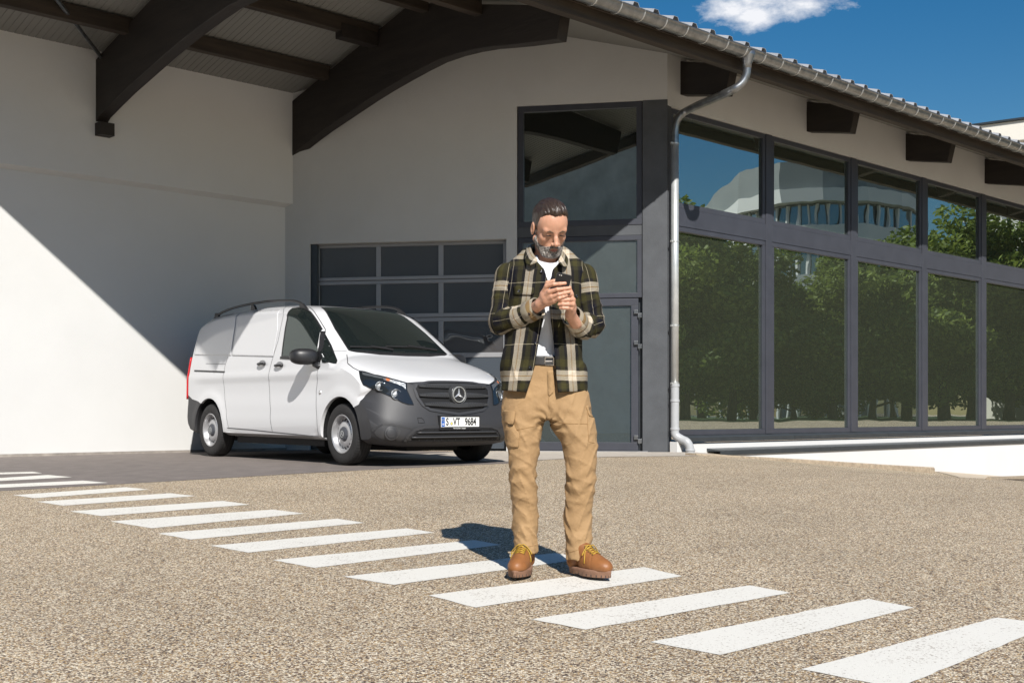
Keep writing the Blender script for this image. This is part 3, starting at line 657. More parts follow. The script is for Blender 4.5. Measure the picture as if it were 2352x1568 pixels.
# office block with curved white bands
M_BAND = mat('white_band', (0.62, 0.62, 0.60), 0.6); M_OGL = glassy('office_glass', (0.02, 0.03, 0.045), 0.25, wav=0.0)
M_GREY = mat('attic_grey', (0.20, 0.22, 0.22), 0.6, noise=0.1, nscale=0.5)
off = empty('office_building', label='curved office building with white bands mirrored in the upper facade windows', cat='building')
def off_pt(px, Yv, z): p = mirrored(px, Yv); return Vector((p.x, p.y, z))
cp = [(1520, 92), (1600, 84), (1700, 78), (1800, 75), (1900, 74), (2000, 74), (2080, 76), (2135, 80)]
def wall_band(name, z0, z1, material, off_=0.0):
    v = []; f = []
    for i, (px, Yv) in enumerate(cp):
        for dz in (z0, z1):
            v.append(off_pt(px, Yv-off_, dz*min(1.0, 0.80+0.2*sst((px-1500)/220)) if dz > 11 else dz))
        for dz in (z1, z0): v.append(off_pt(px, Yv+12, dz))
    n = len(cp)
    for i in range(n-1):
        for j in range(4): f.append((4*i+j, 4*i+(j+1) % 4, 4*i+4+(j+1) % 4, 4*i+4+j))
    f += [(0, 1, 2, 3), (4*n-1, 4*n-2, 4*n-3, 4*n-4)]
    o = mk(name, v, f, material, off); recalc(o)
wall_band('wall', -1, 14.3, M_OGL); wall_band('attic', 14.3, 16.2, M_GREY, 0.5)
for z in (2.0, 5.2, 8.4, 11.4): wall_band('parapet', z, z+0.85, M_BAND, 0.45)
wall_band('roof_parapet', 13.6, 14.4, M_BAND, 0.9)
for i in range(26):
    px = 1540+i*23; j = max(k for k, (a, b) in enumerate(cp) if a <= px); k = (px-cp[j][0])/(cp[min(j+1, 7)][0]-cp[j][0]+1e-6); Yv = lerp(cp[j][1], cp[min(j+1, 7)][1], k)
    m = MB(); m.tube([off_pt(px, Yv-0.15, -1), off_pt(px, Yv-0.15, 13.5)], 0.09, 5); m.build('fin', M_BAND, off)
# bare concrete wall behind the camera, seen in the entrance glass
M_CW = mat('board_marked_concrete', (0.62, 0.61, 0.57), 0.9, noise=0.22, nscale=0.8, bump=0.6, bscale=6, detail=9)
m = MB(); m.box(-44, 2, -0.4, 0, -0.5, 17.0); o = m.build('concrete_wall', M_CW); o.location = (2.5, -22.5, 0); o.rotation_euler = (0, 0, 0.10)
tag(o, 'bare grey concrete wall mirrored in the tall entrance light', 'wall')
# neighbouring office beyond the eave at the far right
M_CREAM = mat('cream_render', (0.78, 0.74, 0.66), 0.8); M_SH = mat('grey_blind', (0.25, 0.26, 0.28), 0.5)
nb = empty('neighbouring_building', label='cream flat roofed building with dark windows behind the end of the eave', cat='building')
def NB(px, py, Y): return EYE+ray(px, py)*(Y/ray(px, py).y)
zt = NB(2225, 306, 50).z; x0 = NB(2225, 300, 50).x
nb.location = (x0, 50, 0); nb.rotation_euler = (0, 0, radians(-36))
m = MB(); m.box(0, 26, 0, 14, -1, zt-0.75); m.build('wall', M_CREAM, nb)
m = MB(); m.box(-0.9, 27, -0.9, 15, zt-0.75, zt+0.05); bevel(m.build('cornice', M_CREAM, nb), 0.03)
m = MB(); m.box(-1.0, 27.1, -1.0, 15.1, zt+0.051, zt+0.13); m.build('roof', M_FLASH, nb)
for i in range(7):
    m = MB(); m.box(1.4+i*3.4, 4.2+i*3.4, -0.05, 0.0, zt-3.0, zt-1.15); w_ = m.build('window', M_SH, nb)
    m = MB()
    for k in range(4): m.box(1.5+i*3.4, 4.1+i*3.4, -0.10, -0.055, zt-2.9+k*0.45, zt-2.8+k*0.45)
    m.build('louvre', M_BAND, w_)
m = MB()
for k in range(3): m.tube([(4+k*0, -0.7, zt-3.6+k*0.3), (26, -0.7, zt-3.6+k*0.3)], 0.03, 6)
m.build('balcony_rail', M_BAND, nb)
# ---------------- the van ----------------
# local frame: x back from the front bumper, y towards the near (right-hand) side, z up
VO = Vector((-0.571, 13.25, 0)); BD = Vector((-0.640, 0.768, 0)).normalized(); RD = Vector((-BD.y, BD.x, 0))
if RD.x > 0: RD = -RD
zA = gz(*(VO+BD*0.9+RD*0.8)[:2]); zB_ = gz(*(VO+BD*4.1+RD*0.8)[:2]); zV = zA+0.006
PIT = (zB_-zA)/3.2
VM = Matrix(((BD.x, RD.x, 0, VO.x), (BD.y, RD.y, 0, VO.y), (PIT, 0, 1, zV-PIT*0.9), (0, 0, 0, 1)))
# keep the frame right-handed by building with z up: check
VI = VM.inverted()
VAN = empty('delivery_van'); VAN.matrix_world = Matrix.Translation(VO+Vector((0, 0, zV)))
tag(VAN, 'white panel van with dark grey bumpers and black roof rails parked before the garage door', 'van')
vparts = []
def vp(mb_or_obj, name=None, material=None, parent=None, smooth=False, angle=None):
    """bring a shape drawn in van coordinates into the world and hang it on the van"""
    o = mb_or_obj.build(name, material, None, smooth, angle) if isinstance(mb_or_obj, MB) else mb_or_obj
    o.data.transform(VM); o.data.update()
    if VM.determinant() < 0: o.data.flip_normals()
    par = parent or VAN
    o.parent = par; o.matrix_parent_inverse = Matrix.Identity(4)
    o.location = -(VO+Vector((0, 0, zV))) if par == VAN else (0, 0, 0)
    return o
WX1, WX2, WR, AR = 0.880, 4.075, 0.338, 0.405
LEN = 4.895
# side contour on the centre line: x, z, rounding depth R, exponent b across, depth weight
ctr = [(0.30, .205, .10, 4, 1), (0.12, .215, .22, 3, 1), (0.035, .255, .32, 2.7, 1), (0.0, .33, .38, 2.5, 1), (-.005, .42, .40, 2.5, 1), (0.01, .52, .42, 2.5, 1), (0.03, .62, .44, 2.5, 1), (0.055, .72, .46, 2.5, 1), (0.085, .81, .46, 2.6, 1),
       (0.12, .875, .42, 2.8, 1), (0.17, .925, .34, 3.2, 1), (0.25, .968, .25, 3.8, 1), (0.40, 1.025, .17, 4.5, 1), (0.60, 1.092, .13, 5, 1), (0.80, 1.155, .12, 5, 1), (0.95, 1.20, .13, 4.5, 1), (1.06, 1.245, .17, 3.6, 1),
       (1.20, 1.345, .20, 3.2, 1), (1.40, 1.485, .20, 3.2, 1), (1.60, 1.618, .19, 3.2, 1), (1.78, 1.728, .17, 3.2, 1), (1.92, 1.795, .15, 3.4, 1), (2.10, 1.838, .13, 3.6, 1), (2.40, 1.872, .12, 3.8, 1), (2.80, 1.895, .12, 3.8, 1), (3.30, 1.902, .12, 3.8, 1), (3.80, 1.895, .12, 3.8, 1), (4.20, 1.875, .12, 3.8, 1),
       (4.45, 1.845, .12, 3.8, 1), (4.60, 1.80, .12, 4, 1), (4.68, 1.72, .12, 4.5, 1), (4.73, 1.58, .12, 5, 1), (4.78, 1.35, .12, 5, 1), (4.82, 1.10, .12, 5, 1), (4.85, .90, .13, 5, 1), (4.88, .70, .15, 4.5, 1), (4.895, .55, .15, 4.5, 1), (4.88, .40, .15, 4.5, 1), (4.80, .31, .12, 4.5, 1),
       (4.60, .265, .08, 5, 1), (3.60, .255, .06, 6, 1), (2.60, .25, .06, 6, 1), (1.60, .245, .06, 6, 1), (0.80, .225, .07, 6, 1)]
def catmull(P, per):
    out = []; n = len(P); P = [np.array(p, float) for p in P]
    for i in range(n):
        p0, p1, p2, p3 = P[i-1], P[i], P[(i+1) % n], P[(i+2) % n]
        for k in range(per):
            t = k/per; out.append(0.5*((2*p1)+(-p0+p2)*t+(2*p0-5*p1+4*p2-p3)*t*t+(-p0+3*p1-3*p2+p3)*t**3))
    return out
C_ = catmull(ctr, 4)
def halfw(x, z):
    w = 0.962
    if z < 0.50: w -= 0.035*((0.50-z)/0.28)**2
    k = sst((z-0.60)/0.25)*(1-sst((z-0.93)/0.07)); w -= 0.016*k*sst((x-0.9)/0.5)*(1-sst((x-4.2)/0.5))
    k2 = sst((0.60-z)/0.10)*sst((z-0.2)/0.1); w += 0.004*k2
    if z > 1.02: w -= 0.012*sst((z-1.02)/0.06)+0.118*max(0, (z-1.06)/0.74)**1.25
    if x > 4.0: w -= 0.03*((x-4.0)/0.9)**2*(1+0.8*sst((z-1.0)/0.6))
    for wx in (WX1, WX2):
        r = sqrt((x-wx)**2+(z-WR)**2)
        w += 0.014*(1-sst(abs(r-0.43)/0.12)) if z < 1.0 else 0
    return w
def build_body():
    NK, rows, V = 12, [], []
    ring = []
    for (x, z, R, b, _) in C_:
        sx = min(4.25, max(0.62, x)); sz = 0.72
        d = Vector((sx-x, sz-z)); L = d.length; d /= L
        row = []
        for k in range(NK+1):
            f = k/NK; dl = R*(1-sqrt(max(0, 1-f**b))); dl = min(dl, L*0.9)
            px_, pz_ = x+d.x*dl, z+d.y*dl
            row.append((px_, f*halfw(px_, pz_), pz_))
        rows.append(row); ring.append((row[-1][0], row[-1][2]))
    n = len(rows); v = []; f = []
    for r in rows: v += r
    for i in range(n):
        j = (i+1) % n
        for k in range(NK): f.append((i*(NK+1)+k, j*(NK+1)+k, j*(NK+1)+k+1, i*(NK+1)+k+1))
    # inner flank
    pts = [Vector(p) for p in ring]; m_ = n
    def inside(q):
        c = False
        for i in range(m_):
            a, b = pts[i], pts[i-1]
            if (a.y > q[1]) != (b.y > q[1]) and q[0] < (b.x-a.x)*(q[1]-a.y)/(b.y-a.y)+a.x: c = not c
        return c
    R2 = np.array(ring); allp = list(pts)
    for x in np.arange(0.2, 4.8, 0.05):
        for z in np.arange(0.25, 1.85, 0.035):
            if inside((x, z)) and np.min(np.hypot(R2[:, 0]-x, R2[:, 1]-z)) > 0.022: allp.append(Vector((x, z)))
    vv, ee, ff, ov, *_ = delaunay_2d_cdt(allp, [(i, (i+1) % m_) for i in range(m_)], [], 1, 1e-6)
    idx = []
    for q, org in zip(vv, ov):
        h = [o_ for o_ in org if o_ < m_]
        if h: idx.append(h[0]*(NK+1)+NK)
        else: idx.append(len(v)); v.append((q.x, halfw(q.x, q.y), q.y))
    for t in ff: f.append(tuple(idx[i] for i in t))
    # mirror, sharing the centre line
    mp = {}
    for i, p in enumerate(list(v)):
        if p[1] < 1e-7: mp[i] = i
        else: mp[i] = len(v); v.append((p[0], -p[1], p[2]))
    f += [tuple(mp[i] for i in reversed(t)) for t in list(f)]
    o = mk('body', v, f, None if False else M_VWHITE)
    bm = bmesh.new(); bm.from_mesh(o.data); bmesh.ops.remove_doubles(bm, verts=bm.verts, dist=1e-5)
    bmesh.ops.dissolve_degenerate(bm, dist=1e-6, edges=bm.edges)
    bmesh.ops.recalc_face_normals(bm, faces=bm.faces); bm.to_mesh(o.data); bm.free()
    return o
M_VWHITE = mat('van_white_paint', (0.68, 0.68, 0.69), 0.32, coat=0.9)
M_BUMP = mat('van_grey_plastic', (0.033, 0.033, 0.036), 0.52, noise=0.05, nscale=3, bump=0.08, bscale=500)
M_BLK = mat('van_black_plastic', (0.018, 0.018, 0.020), 0.42)
M_BLK2 = mat('van_deep_black', (0.004, 0.004, 0.005), 0.8)
M_VGL = glassy('van_glass', (0.010, 0.014, 0.014), 0.06, tint=(0.85, 0.95, 0.93), wav=0.0)
M_TYRE = mat('tyre_rubber', (0.022, 0.021, 0.021), 0.8, noise=0.2, nscale=20, bump=0.4, bscale=80)
M_RIM = mat('steel_rim', (0.50, 0.50, 0.51), 0.35, metal=0.6, noise=0.05, nscale=6)
M_HUB = mat('hub_cap', (0.055, 0.058, 0.068), 0.45)
M_CHR = mat('chrome', (0.80, 0.80, 0.80), 0.25, metal=0.75)
M_RED = mat('tail_lamp_red', (0.55, 0.02, 0.025), 0.2, coat=1.0)
body = build_body()
bvh = BVHTree.FromPolygons([v.co.copy() for v in body.data.vertices], [tuple(p.vertices) for p in body.data.polygons])
def cyl_obj(x, y0, y1, z, r, seg=64):
    m = MB(); m.lathe([(0.0001, y0), (r, y0), (r, y1), (0.0001, y1)], (x, 0, z), (0, 1, 0), seg); o = m.build('cutter', M_BLK2)
    bm = bmesh.new(); bm.from_mesh(o.data); bmesh.ops.remove_doubles(bm, verts=bm.verts, dist=1e-3); bmesh.ops.recalc_face_normals(bm, faces=bm.faces); bm.to_mesh(o.data); bm.free(); return o
def prism_xz(poly, y0, y1):
    m = MB(); m.prism([(x, y0, z) for x, z in poly], (0, y1-y0, 0)); o = m.build('cutter', M_BLK2); recalc(o); return o
for wx in (WX1, WX2):
    for s in (1, -1):
        a, b = sorted((s*0.62, s*1.2)); bool_op(body, cyl_obj(wx, a, b, WR+0.005, AR), 'DIFFERENCE')
# camera in van coordinates, to read outlines off the photograph on the bodywork
EV = VI @ EYE
def hit(px, py):
    d = (VI.to_3x3() @ ray(px, py)).normalized()
    loc, nor, i, dist = bvh.ray_cast(EV, d)
    return loc, nor
fbp = [(-0.3, 0.0), (1.2, 0.0), (0.80, 0.30), (0.80, 0.50), (0.62, 0.62), (0.505, 0.66), (0.44, 0.76), (0.33, 0.845), (0.20, 0.89), (0.12, 0.93), (-0.3, 0.93)]
def split(o, poly, name, material):
    c = o.copy(); c.data = o.data.copy(); c.name = name; S.collection.objects.link(c)
    cu = prism_xz(poly, -1.3, 1.3); cu2 = cu.copy(); cu2.data = cu.data.copy(); S.collection.objects.link(cu2)
    bool_op(c, cu, 'INTERSECT'); bool_op(o, cu2, 'DIFFERENCE')
    c.data.materials.clear(); c.data.materials.append(material); c.name = name; return c
bumper = split(body, fbp, 'front_bumper', M_BUMP)
rbp = [(5.2, 0.0), (4.02, 0.0), (4.02, 0.60), (4.38, 0.705), (4.60, 0.74), (4.74, 0.80), (4.775, 0.90), (5.2, 0.95)]
rear_bumper = split(body, rbp, 'rear_bumper', M_BUMP)
def smooth_obj(o, deg=32): return sharp(o, deg)
# outline -> patch lying on the bodywork
def patch(outline, lift=0.004, thick=0.0, res=0.03, smooth_n=0, dirv=None):
    """outline: list of (point, normal) hits; fills it with a grid seen along dirv and lays it on the body"""
    pts3 = [h for h in outline]
    cen = sum((p for p in pts3), Vector())/len(pts3)
    d = (dirv or (cen-EV)).normalized(); u = d.orthogonal().normalized(); w = d.cross(u)
    P = [Vector(((p-cen).dot(u), (p-cen).dot(w))) for p in pts3]
    def inside(q):
        c = False
        for i in range(len(P)):
            a, b = P[i], P[i-1]
            if (a.y > q[1]) != (b.y > q[1]) and q[0] < (b.x-a.x)*(q[1]-a.y)/(b.y-a.y)+a.x: c = not c
        return c
    Q = []
    for i in range(len(P)):
        a, b = P[i], P[(i+1) % len(P)]; k = max(1, int((b-a).length/res))
        Q += [a.lerp(b, j/k) for j in range(k)]
    nb_ = len(Q); E = [(i, (i+1) % nb_) for i in range(nb_)]; A = np.array([[q.x, q.y] for q in Q])
    for x in np.arange(A[:, 0].min()+res/2, A[:, 0].max(), res):
        for y in np.arange(A[:, 1].min()+res/2, A[:, 1].max(), res):
            if inside((x, y)) and np.min(np.hypot(A[:, 0]-x, A[:, 1]-y)) > res*0.35: Q.append(Vector((x, y)))
    vv, ee, ff, *_ = delaunay_2d_cdt(Q, E, [], 1, 1e-7)
    out = []
    for q in vv:
        o_ = cen+u*q.x+w*q.y-d*1.5; loc, nor, i, dist = bvh.ray_cast(o_, d)
        if loc is None: loc, nor, i, dist = bvh.find_nearest(cen+u*q.x+w*q.y)
        if nor.dot(d) > 0: nor = -nor
        out.append(loc+nor*lift)
    fl = []
    for t in ff:
        a, b, c = (out[i] for i in t[:3])
        fl.append(tuple(t) if (b-a).cross(c-a).dot(d) < 0 else tuple(reversed(t)))
    return out, fl
def hits(pxs): return [hit(*p)[0] for p in pxs if hit(*p)[0] is not None]
def mir(pts): return [Vector((p.x, -p.y, p.z)) for p in pts]
def add_patch(name, pts, material, lift=0.004, res=0.03, parent=None, dirv=None, mirror_too=False, thick=0.0):
    rs_ = []
    for s in ((0, 1) if mirror_too else (0,)):
        q = pts if not s else mir(pts)
        dv = dirv
        if s: dv = Vector((dirv.x, -dirv.y, dirv.z)) if dirv else None
        if s and dv is None:
            c = sum(pts, Vector())/len(pts); e = (c-EV); dv = Vector((e.x, -e.y, e.z))
        if not s and dv is None: c = sum(pts, Vector())/len(pts); dv = c-EV
        v, f = patch(q, lift, res=res, dirv=dv)
        m = MB(); m.add(v, f); o = m.build(name, material, None, smooth=True)
        if thick: sd = o.modifiers.new('s', 'SOLIDIFY'); sd.thickness = thick; sd.offset = 1
        vp(o, parent=parent); rs_.append(o)
    return rs_
def seam(name, pxs, wid=0.006, lift=0.002, material=None, mirror_too=True, pts=None, parent=None):
    P = pts or hits(pxs); Q = []
    for a, b in zip(P, P[1:]):
        k = max(1, int((b-a).length/0.03)); Q += [a.lerp(b, j/k) for j in range(k)]
    Q.append(P[-1]); v = []; f = []
    prev = None
    for i, p in enumerate(Q):
        loc, nor, *_ = bvh.find_nearest(p)
        t = (Q[min(i+1, len(Q)-1)]-Q[max(i-1, 0)]).normalized(); sd = nor.cross(t).normalized()
        v += [loc+nor*lift-sd*wid/2, loc+nor*lift+sd*wid/2]
    for i in range(len(Q)-1): f.append((2*i, 2*i+1, 2*i+3, 2*i+2))
    r = []
    for s in ((1, -1) if mirror_too else (1,)):
        m = MB(); m.add([(p[0], s*p[1], p[2]) for p in v], f if s == 1 else [tuple(reversed(q)) for q in f]); r.append(vp(m, name, material or M_SEAM, parent))
    return r
M_SEAM = mat('panel_gap', (0.10, 0.10, 0.105), 0.8)
def c3(x, y): return (411.6+0.175*x, 670.3+0.175*y)
def c5(x, y): return (676.2+0.2125*x, 517.4+0.2125*y)
def c1(x, y): return ((680+0.6037*x)*0.588, (1100+0.6037*y)*0.588)
def c2(x, y): return ((1380+0.2742*x)*0.588, (1400+0.2742*y)*0.588)
# glass
ws = hits([c5(*p) for p in ((288, 888), (430, 884), (600, 884), (900, 896), (1200, 928), (1350, 955), (1500, 1065), (1650, 1215), (1800, 1388), (1500, 1366), (1200, 1356), (900, 1352), (590, 1354), (440, 1120))])
wsn = []
for p in ws: wsn.append(p)
def ws_poly():
    L_ = [(1.125, 0.80), (1.075, 0.4), (1.06, 0.0)]; return L_
# symmetric windscreen drawn on the body: left half read from the photograph's near half
half = [Vector((p.x, p.y, p.z)) for p in hits([c5(*p) for p in ((590, 1354), (440, 1120), (288, 888), (430, 884), (600, 884))])]
bl, ml_, tl = half[0], half[1], half[2]
print('WS corners', bl, ml_, tl, [tuple(round(c,2) for c in p) for p in ws])
wpoly = [bl, ml_, tl, Vector((tl.x-0.02, tl.y*0.6, tl.z+0.03)), Vector((tl.x-0.035, 0, tl.z+0.045)), Vector((tl.x-0.02, -tl.y*0.6, tl.z+0.03)), Vector((tl.x, -tl.y, tl.z)), Vector((ml_.x, -ml_.y, ml_.z)), Vector((bl.x, -bl.y, bl.z)), Vector((bl.x-0.06, -bl.y*0.5, bl.z-0.02)), Vector((bl.x-0.075, 0, bl.z-0.03)), Vector((bl.x-0.06, bl.y*0.5, bl.z-0.02))]
wd = Vector((0.62, 0, -0.78))
add_patch('windscreen', wpoly, M_VGL, 0.004, res=0.05, dirv=wd)
sw = hits([c3(*p) for p in ((1352, 850), (1375, 660), (1400, 480), (1430, 330), (1455, 250), (1490, 222), (1570, 215), (1650, 228), (1720, 270), (1800, 375), (1875, 498), (1850, 890), (1600, 868))])
add_patch('door_window', sw, M_VGL, 0.007, res=0.02, mirror_too=True, dirv=Vector((0.15, -1, 0)))
qw = hits([c3(*p) for p in ((1912, 560), (1990, 700), (2072, 905), (2062, 938), (1885, 918))])
add_patch('quarter_window', qw, M_VGL, 0.005, res=0.04, mirror_too=True, dirv=Vector((0.15, -1, 0)))
# rubber and trims round the windows
seam('window_seal', None, 0.022, 0.009, M_BLK, pts=sw[-1:]+sw[:1]+sw[1:-2], mirror_too=True)
seam('window_trim', None, 0.030, 0.006, M_BLK, pts=hits([c3(*p) for p in ((1328, 862), (1480, 872), (1860, 905))]))
seam('mirror_pillar', None, 0.060, 0.007, M_BLK, pts=hits([c3(*p) for p in ((1890, 520), (1868, 700), (1852, 900))]))
seam('window_seal', None, 0.016, 0.0048, M_BLK, pts=qw+qw[:1])
seam('screen_seal', None, 0.014, 0.006, M_BLK, pts=wpoly+wpoly[:1], mirror_too=False)
# panel gaps
seam('door_gap', [c3(*p) for p in ((1478, 122), (1415, 190), (1370, 300), (1300, 640), (1228, 870), (1196, 990), (1180, 1200), (1190, 1400), (1200, 1540))]+[c1(*p) for p in ((622, 880), (648, 990))], 0.007)
seam('door_gap', [c3(*p) for p in ((1845, 925), (1810, 1090), (1800, 1300), (1800, 1540))]+[c1(*p) for p in ((925, 900), (935, 990))], 0.007)
seam('door_gap', [c3(*p) for p in ((640, 850), (600, 980), (585, 1200), (600, 1400), (618, 1540))]+[c1(*p) for p in ((340, 880), (352, 940))], 0.006)
seam('panel_gap', [c3(*p) for p in ((118, 940), (350, 940), (605, 947))], 0.005)
seam('door_rail', [c3(*p) for p in ((200, 1034), (400, 1042), (600, 1050))], 0.022, 0.003, M_BLK)
seam('roof_gap', [c3(*p) for p in ((820, 234), (1000, 205), (1200, 182), (1420, 172), (1600, 172), (1700, 200), (1790, 290), (1880, 430), (1918, 490), (1912, 560))], 0.009, 0.003, M_BLK)
#seam('side_panel_crease', [c3(*p) for p in ((180, 820), (215, 640), (290, 470), (350, 395), (560, 320), (800, 275), (1100, 240), (1340, 225))], 0.012, 0.003, mat('panel_edge', (0.22, 0.22, 0.23), 0.4))
#seam('side_panel_crease', [c3(*p) for p in ((1355, 232), (1310, 500), (1255, 850))], 0.006, 0.003, mat('panel_edge_soft', (0.5, 0.5, 0.51), 0.4))
seam('sill_crease_shade', [c1(*p) for p in ((345, 945), (500, 957), (640, 972), (780, 985), (935, 1002))], 0.010, 0.003)  # dark ribbon painted for the shade of the sill crease
pq = hits([c3(*p) for p in ((205, 826), (240, 640), (310, 465), (372, 398), (600, 320), (795, 283), (730, 500), (684, 832))])
add_patch('side_panel', pq, M_VWHITE, 0.0035, res=0.018, mirror_too=True, dirv=Vector((0.15, -1, 0)), thick=0.004)
pq = hits([c3(*p) for p in ((702, 834), (748, 500), (815, 280), (1100, 248), (1340, 238), (1300, 500), (1238, 848))])
add_patch('side_panel', pq, M_VWHITE, 0.0035, res=0.018, mirror_too=True, dirv=Vector((0.15, -1, 0)), thick=0.004)
# bonnet edges
bon = hits([c1(*p) for p in ((1118, 470), (1125, 530), (1160, 558), (1200, 578), (1300, 605), (1400, 628), (1500, 652), (1548, 662))])
seam('bonnet_gap', None, 0.008, 0.003, M_BLK, pts=bon)
seam('bonnet_gap', None, 0.006, 0.003, M_SEAM, pts=hits([c1(*p) for p in ((1035, 450), (1118, 450))]))
# headlamps
hl_px = [(90, 180), (300, 235), (540, 290), (700, 335), (755, 355), (760, 450), (800, 540), (855, 655), (780, 650), (700, 625), (540, 540), (360, 460), (220, 405), (150, 375), (110, 290)]
hl = hits([c2(*p) for p in hl_px])
print('HL', [tuple(round(c, 2) for c in p) for p in hl])
M_HLG = glassy('lamp_dark', (0.014, 0.017, 0.020), 0.03, tint=(1, 1, 1), wav=0.0)
M_REF = mat('lamp_reflector', (0.30, 0.31, 0.32), 0.30, metal=0.8, bump=1.0, bscale=60)
M_AMB = mat('lamp_amber', (0.55, 0.16, 0.06), 0.2)
hdir = Vector((0.75, -0.66, 0))
lamps = add_patch('headlight', hl, M_HLG, 0.008, res=0.04, mirror_too=True, dirv=hdir)
seam('lamp_seal', None, 0.014, 0.006, M_BLK2, pts=hl+hl[:1])
def lamp_disc(px, py, r, squash=1.0):
    for s in (0, 1):
        loc, nor = hit(*c2(px, py)); 
        if s: loc = Vector((loc.x, -loc.y, loc.z)); nor = Vector((nor.x, -nor.y, nor.z))
        m = MB(); n_ = (nor+Vector((-1.2, 0, 0.1))).normalized()
        m.lathe([(r, 0.020), (r*1.0, 0.014), (r*0.75, 0.010), (r*0.4, 0.012), (0.0001, 0.018)], loc-n_*0.004, n_, 20)
        m.lathe([(r*1.12, 0.010), (r*1.12, 0.022), (r, 0.022)], loc-n_*0.004, n_, 20)
        vp(m, 'reflector', M_REF, lamps[s], smooth=True)
lamp_disc(375, 395, 0.046); lamp_disc(610, 515, 0.054)
for s, lo in enumerate(lamps):
    q = hits([c2(*p) for p in ((420, 275), (560, 310), (690, 345), (735, 360), (745, 440), (700, 400), (600, 360), (430, 310))]); 
    if s: q = mir(q)
    v, f = patch(q, 0.010, res=0.03, dirv=Vector((hdir.x, -hdir.y, 0)) if s else hdir); m = MB(); m.add(v, f); vp(m, 'indicator', M_REF, lo, smooth=True)
    q = hits([c2(*p) for p in ((462, 290), (518, 300), (512, 330), (470, 322))]); q = mir(q) if s else q
    v, f = patch(q, 0.012, res=0.02, dirv=Vector((hdir.x, -hdir.y, 0)) if s else hdir); m = MB(); m.add(v, f); vp(m, 'side_marker', M_AMB, lo, smooth=True)
    q = hits([c2(*p) for p in ((130, 200), (300, 245), (430, 278), (425, 300), (290, 275), (140, 235))]); q = mir(q) if s else q
    v, f = patch(q, 0.011, res=0.03, dirv=Vector((hdir.x, -hdir.y, 0)) if s else hdir); m = MB(); m.add(v, f); vp(m, 'daytime_lamp', mat('lamp_strip', (0.25, 0.27, 0.29), 0.15, metal=0.7), lo, smooth=True)
# front centre frame: how far forward the skin is at (y, z)
def front(y, z, lift=0.0):
    loc, nor, i, dist = bvh.ray_cast(Vector((-1.5, y, z)), Vector((1, 0, 0)))
    if loc is None: return Vector((0.3, y, z))
    return loc+nor*lift
fdir = Vector((1, 0, 0))
cen_hit = hit(*c2(1530, 540))[0]; print('badge at', cen_hit)
# grille outline, right half from the photograph (near side), mirrored
gh = hits([c2(*p) for p in ((862, 372), (890, 352), (1100, 346), (1300, 350))]); gl = hits([c2(*p) for p in ((868, 430), (915, 560), (985, 660), (1090, 728), (1250, 755), (1540, 775))])
print('GR', [tuple(round(c, 2) for c in p) for p in gh+gl])
zt_, zb_ = gh[2].z, gl[-1].z
gz_top = 0.905; 
near = [(0.0, zt_+0.012), (0.30, zt_+0.006), (gh[0].y-0.03, gh[0].z), (gl[0].y, gl[0].z-0.0), (gl[1].y, gl[1].z), (gl[2].y, gl[2].z), (gl[3].y, gl[3].z), (gl[4].y, gl[4].z), (0.0, zb_-0.012)]
gout = [front(y, z) for y, z in near]+[front(-y, z) for y, z in reversed(near[1:-1])]
def out_ring(pts, w):
    c = sum(pts, Vector())/len(pts); return [c+(p-c)*(1+w/max(0.1, (p-c).length)) for p in pts]
grl = add_patch('grille', gout, M_BLK2, 0.003, res=0.04, dirv=fdir)[0]
seam('grille_surround', None, 0.030, 0.010, mat('grille_frame', (0.040, 0.040, 0.043), 0.45), pts=gout+gout[:1], mirror_too=False, parent=grl)
M_SLAT = mat('grille_slat', (0.042, 0.043, 0.046), 0.45)
def g_halfwidth(z):
    pts = near
    for (y0, z0), (y1, z1) in zip(pts[2:], pts[3:]):
        if z1 <= z <= z0: return lerp(y1, y0, (z-z1)/(z0-z1+1e-9))
    return 0.3
zs_ = [zt_-0.035, zt_-0.135, zt_-0.232]
for i, zc in enumerate(zs_):
    for s in (1, -1):
        m = MB(); v = []; hw = g_halfwidth(zc)-0.02; n_ = 14
        for k in range(n_+1):
            y = s*lerp(0.0, hw, k/n_); th = 0.034*(1-0.55*(k/n_)**2.5); zz = zc-0.0*abs(y)+0.012*(1-abs(y)/hw)*(-1 if i == 2 else 0)
            p = front(y, zz).x
            v += [Vector((p-0.004, y, zz+th)), Vector((p-0.034, y, zz+th*0.35)), Vector((p-0.034, y, zz-th*0.6)), Vector((p-0.008, y, zz-th)), Vector((p+0.02, y, zz-th)), Vector((p+0.02, y, zz+th))]
        f = [(6*k+j, 6*k+(j+1) % 6, 6*k+6+(j+1) % 6, 6*k+6+j) for k in range(n_) for j in range(6)]+[(0, 1, 2, 3, 4, 5), tuple(6*n_+j for j in (5, 4, 3, 2, 1, 0))]
        m.add(v, f); o = m.build('grille_slat', M_SLAT); recalc(o); vp(o, parent=grl)
        # perforation
        m = MB()
        for r_ in range(3):
            for k in range(17):
                y = s*(0.13+k*0.0235+0.011*(r_ % 2)); zz = zc+0.012-r_*0.014
                if abs(y) > hw-0.06: continue
                p = front(y, zz).x-0.0355; m.add([(p, y+0.0055*cos(a*pi/3), zz+0.0045*sin(a*pi/3)) for a in range(6)], [(0, 1, 2, 3, 4, 5)])
        if m.v: vp(m, 'perforation', M_BLK2, grl)
